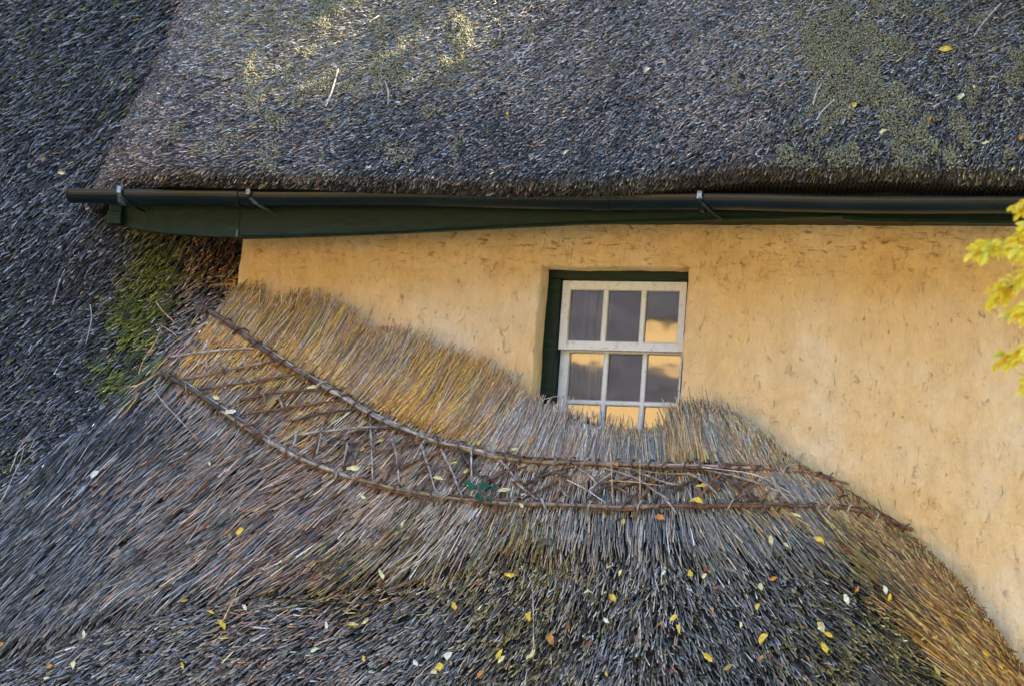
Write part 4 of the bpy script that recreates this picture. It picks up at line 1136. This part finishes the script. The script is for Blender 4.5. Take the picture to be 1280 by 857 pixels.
# (roof, u, v, length px, angle, colour, label)
LV = [
 ('U', 809, 96, 15, 55, 'w', 'pale cream leaf alone on the upper thatch above the sash window'),
 ('U', 768, 84, 9, 70, 'd', 'small dull leaf left of the pale cream leaf on the upper thatch'),
 ('U', 744, 62, 9, 40, 'd', None), ('U', 637, 150, 9, 70, 'y', 'small yellow leaf at the centre of the upper thatch'),
 ('U', 710, 199, 12, 50, 'p', 'pale leaf just above the gutter on the upper thatch left of the window'),
 ('U', 843, 62, 6, 90, 'r', None), ('U', 672, 101, 6, 50, 'r', None),
 ('U', 1182, 70, 18, 2, 'y', 'bright yellow leaf lying level near the top right of the upper thatch'),
 ('U', 1202, 129, 19, 62, 'p', 'largest pale leaf standing steeply at the right of the upper thatch'),
 ('U', 1070, 140, 13, 60, 'y', 'yellow leaf on the thick moss patch of the upper thatch'),
 ('U', 1105, 173, 12, 30, 'p', 'pale leaf on the upper thatch below the thick moss patch'),
 ('U', 1233, 187, 10, 5, 'p', 'small pale leaf near the eave at the far right of the upper thatch'),
 ('U', 1163, 157, 11, 50, 'o', 'orange brown curled leaf in the moss at the right of the upper thatch'),
 ('U', 1218, 117, 8, 120, 'p', None), ('U', 1002, 168, 8, 80, 'r', None), ('U', 1132, 42, 6, 30, 'r', None), ('U', 1278, 181, 12, 80, 'o', 'rusty leaf at the right edge of the photo on the upper thatch'),
 ('U', 163, 148, 13, 20, 'y', 'yellow leaf on the upper thatch near its left valley'),
 ('L', 55, 205, 9, 60, 'o', 'small orange leaf on the dark thatch left of the gutter end'), ('L', 78, 222, 12, 170, 'p', 'pale straw coloured leaf just left of the gutter end'),
 ('L', 122, 600, 17, 55, 'w', 'whitish pointed leaf on the thatch at the left beyond the lower rod end'), ('L', 118, 619, 9, 130, 'r', 'red brown leaf just under the whitish pointed leaf at the left'),
 ('L', 2, 706, 12, 60, 'p', 'pale leaf at the left edge of the photo on the low thatch'), ('L', 302, 671, 14, 60, 'y', 'yellow leaf caught among long stems below the lower rod at left'),
 ('L', 288, 677, 9, 140, 'd', None), ('L', 106, 798, 13, 95, 'w', None), ('L', 95, 838, 13, 70, 'p', None), ('L', 66, 840, 9, 20, 'o', 'round orange leaf near the bottom left corner'),
 ('L', 62, 854, 8, 10, 'p', None), ('L', 5, 812, 13, 40, 'o', 'orange leaf at the left edge of the photo near the bottom'),
 ('L', 278, 787, 19, 130, 'y', 'large bright yellow leaf, brightest on the low thatch at lower left'), ('L', 265, 772, 11, 160, 'y', 'yellow leaf just above the large bright yellow one at lower left'),
 ('L', 307, 766, 11, 120, 'w', 'whitish leaf right of the large bright yellow one at lower left'), ('L', 232, 753, 10, 15, 'd', None), ('L', 229, 838, 11, 110, 'y', 'yellow leaf near the bottom edge under the large bright yellow one'),
 ('L', 394, 819, 13, 25, 'w', None), ('L', 408, 787, 12, 100, 'w', None), ('L', 380, 775, 12, 40, 'd', None), ('L', 396, 728, 9, 80, 'r', None), ('L', 263, 586, 8, 90, 'p', None),
 ('L', 442, 592, 19, 170, 'p', 'pale leaf lying on the left part of the lower hazel rod'), ('L', 272, 502, 12, 150, 'p', 'pale leaf beside the left end of the lower hazel rod'), ('L', 292, 527, 17, 5, 'w', 'cream sliver of leaf lying across the lower rod near its left end'),
 ('L', 391, 491, 15, 5, 'p', 'pale yellow leaf tucked under the upper rod at left'),
 ('L', 548, 605, 17, 170, 'p', 'pale yellow leaf with a rusty edge between the rods left of the ivy'), ('L', 631, 620, 18, 15, 'p', 'pale yellow leaf right of the green ivy sprig'),
 ('L', 656, 627, 11, 60, 'w', 'round whitish leaf right of the ivy just above the lower rod'), ('L', 654, 644, 10, 130, 'p', 'small pale leaf just under the lower rod right of the ivy'),
 ('L', 645, 573, 11, 10, 'p', 'pale yellow leaf on top of the upper rod left of the window'), ('L', 600, 560, 12, 60, 'y', 'yellow leaf standing just above the upper hazel rod'), ('L', 568, 586, 10, 10, 'y', 'yellow leaf between the rods above the ivy sprig'),
 ('L', 583, 596, 9, 60, 'y', None), ('L', 668, 557, 13, 60, 'o', 'rusty orange leaf on the pale straw below the left of the window'), ('L', 477, 558, 10, 20, 'y', None), ('L', 507, 607, 9, 60, 'o', None),
 ('L', 477, 723, 17, 110, 'p', 'pale curled leaf on the shaggy thatch below the lower rod at centre left'), ('L', 506, 661, 13, 60, 'p', 'pale leaf not far under the lower rod at centre left'), ('L', 455, 627, 12, 140, 'p', None),
 ('L', 568, 764, 15, 110, 'y', 'bright yellow leaf pointing down at the bottom centre left'), ('L', 665, 776, 17, 80, 'y', 'tall yellow leaf standing on the thatch under the window left side'),
 ('L', 665, 824, 19, 50, 'p', 'large pale yellow leaf near the bottom edge, left of centre'), ('L', 692, 805, 18, 110, 'o', 'ochre curled leaf right of the large pale one near the bottom'), ('L', 626, 824, 17, 50, 'y', 'yellow leaf of the close pair near the bottom edge'),
 ('L', 629, 831, 14, 45, 'p', 'paler leaf of the close pair near the bottom edge'), ('L', 551, 840, 15, 100, 'y', 'round yellow leaf of the pair at the bottom edge'), ('L', 545, 846, 11, 120, 'p', 'pale leaf beside the round yellow one at the bottom edge'),
 ('L', 564, 827, 15, 55, 'w', 'whitish upright leaf above the round yellow one at the bottom'), ('L', 455, 830, 10, 100, 'y', None), ('L', 521, 835, 12, 110, 'w', None), ('L', 457, 782, 12, 40, 'p', None), ('L', 443, 787, 14, 0, 'y', 'flat yellow leaf on the grey patch at the lower left of centre'),
 ('L', 770, 754, 16, 110, 'y', 'yellow leaf on the grey stubble straight below the window'), ('L', 764, 782, 14, 130, 'w', 'whitish leaf below the yellow one straight under the window'), ('L', 841, 779, 13, 40, 'y', 'upper yellow leaf of the close pair below the right of the window'),
 ('L', 845, 793, 13, 130, 'y', 'lower yellow leaf of the close pair below the right of the window'), ('L', 826, 788, 12, 20, 'o', 'peach coloured leaf left of the close yellow pair'), ('L', 779, 723, 12, 70, 'p', None), ('L', 832, 723, 9, 50, 'w', None), ('L', 765, 714, 9, 10, 'p', None),
 ('L', 738, 748, 14, 5, 'p', 'pale leaf lying level left of the yellow one below the window'), ('L', 783, 659, 10, 90, 'y', 'small yellow leaf just under the lower rod below the window'), ('L', 831, 655, 18, 175, 'o', 'orange twig-like leaf under the lower rod below the window right side'),
 ('L', 638, 725, 15, 170, 'y', 'ochre leaf at the mossy lip of the cap'), ('L', 704, 821, 9, 80, 'd', None), ('L', 776, 592, 11, 90, 'o', 'orange leaf on the upper rod right under the window'), ('L', 701, 606, 7, 90, 'o', None), ('L', 603, 850, 13, 60, 'o', 'orange leaf at the bottom edge, left of centre'),
 ('L', 767, 847, 13, 90, 'y', 'yellow leaf at the bottom edge under the window'), ('L', 870, 640, 18, 175, 'y', 'golden leaf lying on the lower rod right of the window'), ('L', 878, 615, 16, 10, 'y', 'golden leaf between the rods right of the window'),
 ('L', 1001, 623, 13, 150, 'p', 'pale leaf between the rods near their right end'), ('L', 962, 681, 17, 95, 'p', 'pale upright leaf below the lower rod on the right'), ('L', 1022, 682, 16, 160, 'y', 'bright yellow folded leaf below the lower rod at the right'),
 ('L', 981, 687, 9, 140, 'p', None), ('L', 862, 723, 11, 100, 'y', None), ('L', 878, 726, 10, 60, 'p', None), ('L', 949, 740, 13, 95, 'p', None), ('L', 966, 729, 10, 10, 'o', None), ('L', 1056, 755, 16, 115, 'w', 'cream pointed leaf on the dark thatch at lower right'),
 ('L', 1108, 751, 11, 95, 'y', 'yellow leaf of the pair on the mossy dark thatch at right'), ('L', 1103, 739, 13, 110, 'w', 'pale leaf of the pair on the mossy dark thatch at right'), ('L', 1069, 739, 9, 60, 'o', None), ('L', 1025, 790, 18, 130, 'p', 'large pale yellow leaf, upper one of the cluster at bottom right'),
 ('L', 1028, 816, 18, 120, 'y', 'large yellow leaf, lower one of the cluster at bottom right'), ('L', 1033, 800, 14, 150, 'y', 'thin golden leaf in the middle of the cluster at bottom right'), ('L', 953, 805, 17, 60, 'y', 'yellow leaf left of the cluster at bottom right'),
 ('L', 922, 787, 11, 110, 'p', None), ('L', 945, 765, 12, 80, 'y', None), ('L', 1164, 800, 13, 80, 'y', 'deep yellow leaf on the mossy thatch near the brown right edge'), ('L', 1151, 805, 10, 15, 'd', None), ('L', 1167, 844, 15, 120, 'd', 'olive yellow leaf at the bottom edge near the right'),
 ('L', 882, 827, 16, 135, 'y', 'slanting yellow leaf near the bottom edge right of centre'), ('L', 908, 840, 14, 35, 'd', None), ('L', 1248, 844, 13, 10, 'y', 'yellow leaf in the bottom right corner on brown straw'), ('L', 993, 650, 16, 160, 'p', 'pale leaf just below the lower rod at right'),
 ('L', 1031, 658, 11, 120, 'y', 'small yellow leaf under the right end of the lower rod'), ('L', 1228, 817, 16, 130, 'y', 'golden leaf on the brown straw edge at lower right'), ('L', 1055, 695, 9, 10, 'r', None), ('L', 800, 803, 8, 40, 'r', None), ('L', 714, 790, 7, 60, 'r', None), ('L', 735, 733, 7, 20, 'r', None), ('L', 598, 735, 8, 80, 'r', None), ('L', 880, 716, 7, 30, 'r', None),
 ('L', 893, 741, 8, 30, 'r', None), ('L', 1180, 742, 7, 30, 'o', None), ('L', 740, 812, 8, 30, 'r', None), ('L', 950, 828, 9, 50, 'o', None), ('L', 960, 826, 8, 120, 'r', None), ('L', 888, 768, 8, 80, 'o', None), ('L', 481, 833, 9, 130, 'r', None), ('L', 838, 845, 9, 60, 'r', None)]


def zone(roof, u, v):
    if roof == 'U': return 'the upper thatch'
    lo = np.interp(u, [p[0] for p in LOL], [p[1] for p in LOL])
    if v < lo and u > 230: return 'the straw between the hazel rods'
    if u < 250: return 'the far lower left thatch'
    if u < 540: return 'the left of the low thatch'
    if u < 860: return 'the shaggy thatch below the window'
    return 'the dark lower right thatch'


ORD = ['leftmost', 'second from the left', 'third from the left', 'fourth from the left', 'fifth from the left', 'sixth from the left', 'seventh from the left', 'eighth from the left']
_by = {}
for q in LV:
    if q[6] is None: _by.setdefault((zone(q[0], q[1], q[2]), q[5]), []).append(q)
AUTO = {}
for (zn, cc), qs in _by.items():
    qs.sort(key=lambda q: q[1])
    for i, q in enumerate(qs):
        if len(qs) == 1: t = f'only small {CN[cc]} leaf bit on {zn}'
        elif i == len(qs) - 1: t = f'rightmost small {CN[cc]} leaf bit on {zn}'
        else: t = f'small {CN[cc]} leaf bit, {ORD[i]} on {zn}'
        AUTO[(q[1], q[2])] = t
def leaf_tint(cc, n, k):
    r_ = np.random.default_rng(k); b = np.array(LC[cc]) * r_.uniform(.95, 1.15)
    w_ = (r_.uniform(0, 1, n) ** 4) * 0.5; w_[[0, 1, 2, -7, -6, -5]] = r_.uniform(0.0, 0.5)
    w_[-4:] = 0.6
    return b[None] * (1 - w_)[:, None] + np.array([0.25, 0.12, 0.03])[None] * w_[:, None]


for k, (rf_, u, v, ln, an, cc, lb) in enumerate(LV):
    f = f_up if rf_ == 'U' else f_low
    p = Psurf(np.array([float(u)]), np.array([float(v)]), f)[0]; nn = normal(p[0:1], p[2:3], f)[0]
    s = ln * 0.0037
    wdt = {'r': 0.6, 'o': 0.5, 'd': 0.4}.get(cc, random.uniform(0.34, 0.55))
    if 'round' in (lb or ''): wdt = 0.75
    V, F = leaf_mesh(s, s * wdt, random.uniform(-0.08, 0.16), 0, k)
    tilt = nn + rng.normal(0, 0.32, 3); tilt /= np.linalg.norm(tilt)
    po = p + nn * (0.038 if rf_ == 'U' else 0.045)
    if abs(np.interp(u, [q[0] for q in UPL], [q[1] for q in UPL]) - v) < 9 or abs(np.interp(u, [q[0] for q in LOL], [q[1] for q in LOL]) - v) < 9: po = po + nn * 0.03
    Vw = orient(V, po, tilt, an, f)
    lab = lb or AUTO[(u, v)]
    o = mesh('fallen_leaf', Vw - po, F, M_leaf, None, tint=leaf_tint(cc, len(V), k), label=lab, category='leaf', group='fallen leaves scattered over the thatch')
    o.location = po

# ------------------------------------------------------------------ yellow tree reaching in from the right (nearer the camera)
YT = -3.2
tb = P(1760, 430, YT)
tree = empty('yellow_tree', (tb[0], YT, 0), 'yellow autumn tree whose leafy twigs hang in at the right edge', 'tree')
v, f = tube([(tb[0], YT, 0), (tb[0] + .05, YT, 1.2), (tb[0] - .04, YT, 2.4), (tb[0] + .08, YT + .1, 3.6), (tb[0] + .1, YT, 4.8)], [.13, .10, .085, .06, .025], 10)
mesh('trunk', rel(tree, v), f, M_bark, tree, smooth=True)
TW = [[(1760, 160), (1500, 215), (1340, 252), (1290, 262), (1262, 262)], [(1500, 215), (1380, 265), (1300, 300), (1240, 312), (1206, 317)], [(1500, 215), (1400, 300), (1310, 340), (1262, 358), (1228, 376)],
      [(1700, 300), (1480, 370), (1350, 420), (1290, 440), (1240, 452)], [(1480, 370), (1380, 380), (1310, 395), (1262, 405)], [(1480, 370), (1380, 430), (1310, 470), (1270, 485)], [(1340, 252), (1300, 285), (1270, 300)], [(1400, 300), (1320, 310), (1270, 330)]]
twpts = []
for i, tw in enumerate(TW):
    s = spline(tw, 26); s[:, 1] -= 10; s[:, 0] += 14; p = P(s[:, 0], s[:, 1], YT); p[:, 1] += np.linspace(0, random.uniform(-.15, .15), 26)
    v, f = tube(p, np.linspace(0.012 if i in (0, 3) else .005, 0.0016, 26), 6)
    mesh('branch', rel(tree, v), f, M_bark, tree, smooth=True); twpts.append((s, p))
YL = [(0.95, 0.78, 0.06), (0.97, 0.86, 0.14), (0.95, 0.84, 0.10), (0.78, 0.80, 0.14), (0.95, 0.62, 0.04)]
lm = []
for k in range(5):
    V, F = leaf_mesh(0.044, 0.019, random.uniform(0.05, 0.16), 0, k + 300)
    me_o = mesh('leaf', V + np.array([0.03, 0, 0]), F, M_tleaf, tree, tint=np.array(YL[k]), smooth=False)
    lm.append(me_o)
proto_used = set(); cnt = 0
rt = random.Random(5)
for s, p in twpts:
    for i in range(3, 26):
        if s[i, 0] > 1330: continue
        for side in (-1, 1, -1, 1, 1, -1, 1, -1, 1) if s[i, 0] < 1300 else (-1, 1):
            if rt.random() < 0.12: continue
            k = rt.choices(range(5), [4, 4, 2, 1.5 if s[i, 1] > 300 else .3, 2])[0]
            if k in proto_used: o = lm[k].copy(); COL.objects.link(o); o.parent = tree
            else: o = lm[k]; proto_used.add(k)
            o.location = Vector((p[i] - np.array(tree.location)).tolist()) + Vector((rt.uniform(-.012, .012), rt.uniform(-.03, .03), rt.uniform(-.012, .012)))
            d = Vector((-0.55 + rt.uniform(-.5, .5), rt.uniform(-.6, .6), side * 0.35 - 0.45 + rt.uniform(-.4, .3))).normalized()
            q = d.to_track_quat('X', 'Y')
            o.rotation_euler = (q @ __import__('mathutils').Quaternion((1, 0, 0), rt.uniform(-1.4, 1.4))).to_euler()
            o.scale = (rt.uniform(.75, 1.35),) * 3
            cnt += 1
# the rest of the crown, outside the photograph
n = 5000
cc_ = np.array([tb[0] + 0.6, YT, 4.1]); q = rng.normal(0, 1, (n, 3)); q /= np.linalg.norm(q, axis=1)[:, None]
c0 = cc_ + q * (rng.uniform(0.3, 1, n) ** 0.5)[:, None] * np.array([1.3, 1.4, 1.6])
uu, vv = proj(c0); c0 = c0[uu > 1345]


def cards(name, c0, size, cols, material, parent, **kw):
    n = len(c0); a = rng.normal(0, 1, (n, 3)); a /= np.linalg.norm(a, axis=1)[:, None]; b = np.cross(a, rng.normal(0, 1, (n, 3))); b /= np.linalg.norm(b, axis=1)[:, None]
    s = size * rng.uniform(.6, 1.3, n)[:, None]
    nb = np.cross(a, b)
    V = np.stack([c0 - a * s, c0 + b * s * .45 + nb * s * .1, c0 + a * s, c0 - b * s * .45 + nb * s * .1], 1).reshape(-1, 3)
    F = np.arange(n * 4).reshape(-1, 4)
    t = np.repeat(np.array(cols)[rng.integers(0, len(cols), n)], 4, axis=0)
    return mesh(name, rel(parent, V) if parent else V, F, material, parent, tint=t, **kw)


cards('crown', c0, 0.05, YL, M_tleaf, tree, kind='stuff')

# ------------------------------------------------------------------ surroundings: ground, house opposite, trees added to block light
mesh('ground', [(-300, -300, 0), (300, -300, 0), (300, 300, 0), (-300, 300, 0)], [(0, 1, 2, 3)], M_ground, kind='structure')
opp = empty('cottage', (-6.5, -20, 0), 'sunlit yellow cottage across the yard, mirrored in the window panes', 'house')
opp.rotation_euler[2] = R(-37)
M_owall = mat('cream_render', (0.62, 0.42, 0.18), 0.9, 0.1)
M_oroof = mat('grey_slate_roof', (0.1, 0.1, 0.12), 0.85, 0.15)
setc(M_oroof, ramp(M_oroof, noise(M_oroof, 3, 4), [(0.35, (0.035, 0.037, 0.046)), (0.65, (0.065, 0.065, 0.078))]))
def lbox(name, a, m_, par):
    v, f = boxv(*a); return mesh(name, v, f, m_, par)
lbox('wall', (-9, 9, -6, 0, 0, 6.85), M_owall, opp)
V = [(-9.6, .09, 6.82), (9.6, .09, 6.82), (9.6, -3, 10.4), (-9.6, -3, 10.4), (-9.6, .05, 6.98), (9.6, .05, 6.98), (9.6, -3, 10.7), (-9.6, -3, 10.7), (-9.6, -6.5, 6.8), (9.6, -6.5, 6.8)]
mesh('roof', V, [(0, 1, 5, 4), (4, 5, 6, 7), (0, 3, 2, 1), (7, 6, 9, 8)], M_oroof, opp)
V = [(-7, 0.9, 5.38), (7, 0.9, 5.38), (7, 0.01, 6.0), (-7, 0.01, 6.0), (-7, .9, 5.5), (7, .9, 5.5), (7, 0.01, 6.14), (-7, 0.01, 6.14)]
mesh('porch_roof', V, [(0, 1, 5, 4), (4, 5, 6, 7), (0, 3, 2, 1), (0, 4, 7, 3), (1, 2, 6, 5)], M_oroof, opp)

# unseen tree added up-sun to shade the roofs, holes carved for sun spots
DAP = [(300, 8, 9), (405, 30, 10), (415, 42, 9), (400, 55, 8), (350, 70, 8), (385, 75, 8), (330, 105, 6), (330, 82, 6), (290, 105, 5), (312, 145, 4), (350, 155, 4), (625, 18, 11), (615, 40, 9), (605, 55, 7), (520, 80, 8), (508, 65, 6), (560, 30, 5), (592, 42, 5),
       (545, 90, 5), (530, 98, 7), (510, 115, 6), (195, 130, 4), (222, 131, 5), (415, 8, 6), (395, 45, 8), (660, 70, 5), (375, 55, 6)]
base_c = np.array([float((X0 + X1) / 2) - 0.2, 0.3, 3.6]) + SUN * 6.5
e1 = np.cross(SUN, [0, 0, 1.0]); e1 /= np.linalg.norm(e1); e2 = np.cross(e1, SUN)
shade = empty('sun_blocker_tree', (base_c[0], base_c[1], 0), 'added tree out of view, crown shaped to block sun around chosen spots', 'tree')
n = 90000
a1 = rng.uniform(-5.5, 5.5, n); a2 = rng.uniform(-5.0, 5.0, n)
k = (a1 / 5.5) ** 2 + (a2 / 5.0) ** 2 < 1
a1, a2 = a1[k], a2[k]
c0 = base_c + e1 * a1[:, None] + e2 * a2[:, None] + SUN * rng.uniform(-1.2, 1.2, len(a1))[:, None]
dp = Psurf(np.array([d[0] for d in DAP], float), np.array([d[1] for d in DAP], float), f_up)
d1 = (dp - base_c) @ e1; d2 = (dp - base_c) @ e2
c1_ = (c0 - base_c) @ e1; c2_ = (c0 - base_c) @ e2
ok = np.ones(len(c0), bool)
for a, b, (_, _, r_) in zip(d1, d2, DAP):
    ok &= ((c1_ - a) ** 2 + (c2_ - b) ** 2) > (r_ * 0.0030 + 0.066) ** 2
c0 = c0[ok]
cards('crown', c0, 0.13, [(0.05, 0.09, 0.02), (0.08, 0.12, 0.03)], M_tleaf, shade, kind='stuff')
v, f = tube([(base_c[0], base_c[1], 0), (base_c[0] + .2, base_c[1], 4), (base_c[0] - .1, base_c[1] + .2, 8), (base_c[0], base_c[1], base_c[2])], [.4, .3, .2, .08], 10)
mesh('trunk', rel(shade, v), f, M_bark, shade, smooth=True)
# trees added behind the camera to block low sky and deepen eave shade
TO = ['leftmost', 'second', 'third', 'fourth', 'fifth', 'sixth', 'middle one', 'eighth', 'ninth', 'tenth', 'eleventh', 'twelfth', 'rightmost']
for i, az in enumerate(np.linspace(-78, 78, 13)):
    rr_ = 27 + 3 * math.sin(i * 2.1); bx = rr_ * math.sin(R(az)); by = -rr_ * math.cos(R(az)) - 2
    h = 16.5 + 2.5 * math.sin(i * 1.7)
    yt = empty('sky_blocker_tree', (bx, by, 0), f'added tree blocking low sky, {TO[i]} in the row behind the photographer', 'tree', 'trees added round the yard to block low sky')
    v, f = tube([(bx, by, 0), (bx + .3, by, h * .4), (bx, by, h * .8)], [.4, .28, .1], 8); mesh('trunk', rel(yt, v), f, M_bark, yt)
    q = rng.normal(0, 1, (3400, 3)); q /= np.linalg.norm(q, axis=1)[:, None]
    q = q * (rng.uniform(0.2, 1, 3400) ** .5)[:, None] * np.array([4.3, 3.5, h * .46]) + np.array([bx, by, h * .55])
    cards('crown', q, 0.5, [(0.05, 0.08, 0.025), (0.09, 0.09, 0.03), (0.12, 0.10, 0.03)], M_tleaf, yt, kind='stuff')
print('leaves on twigs', cnt)
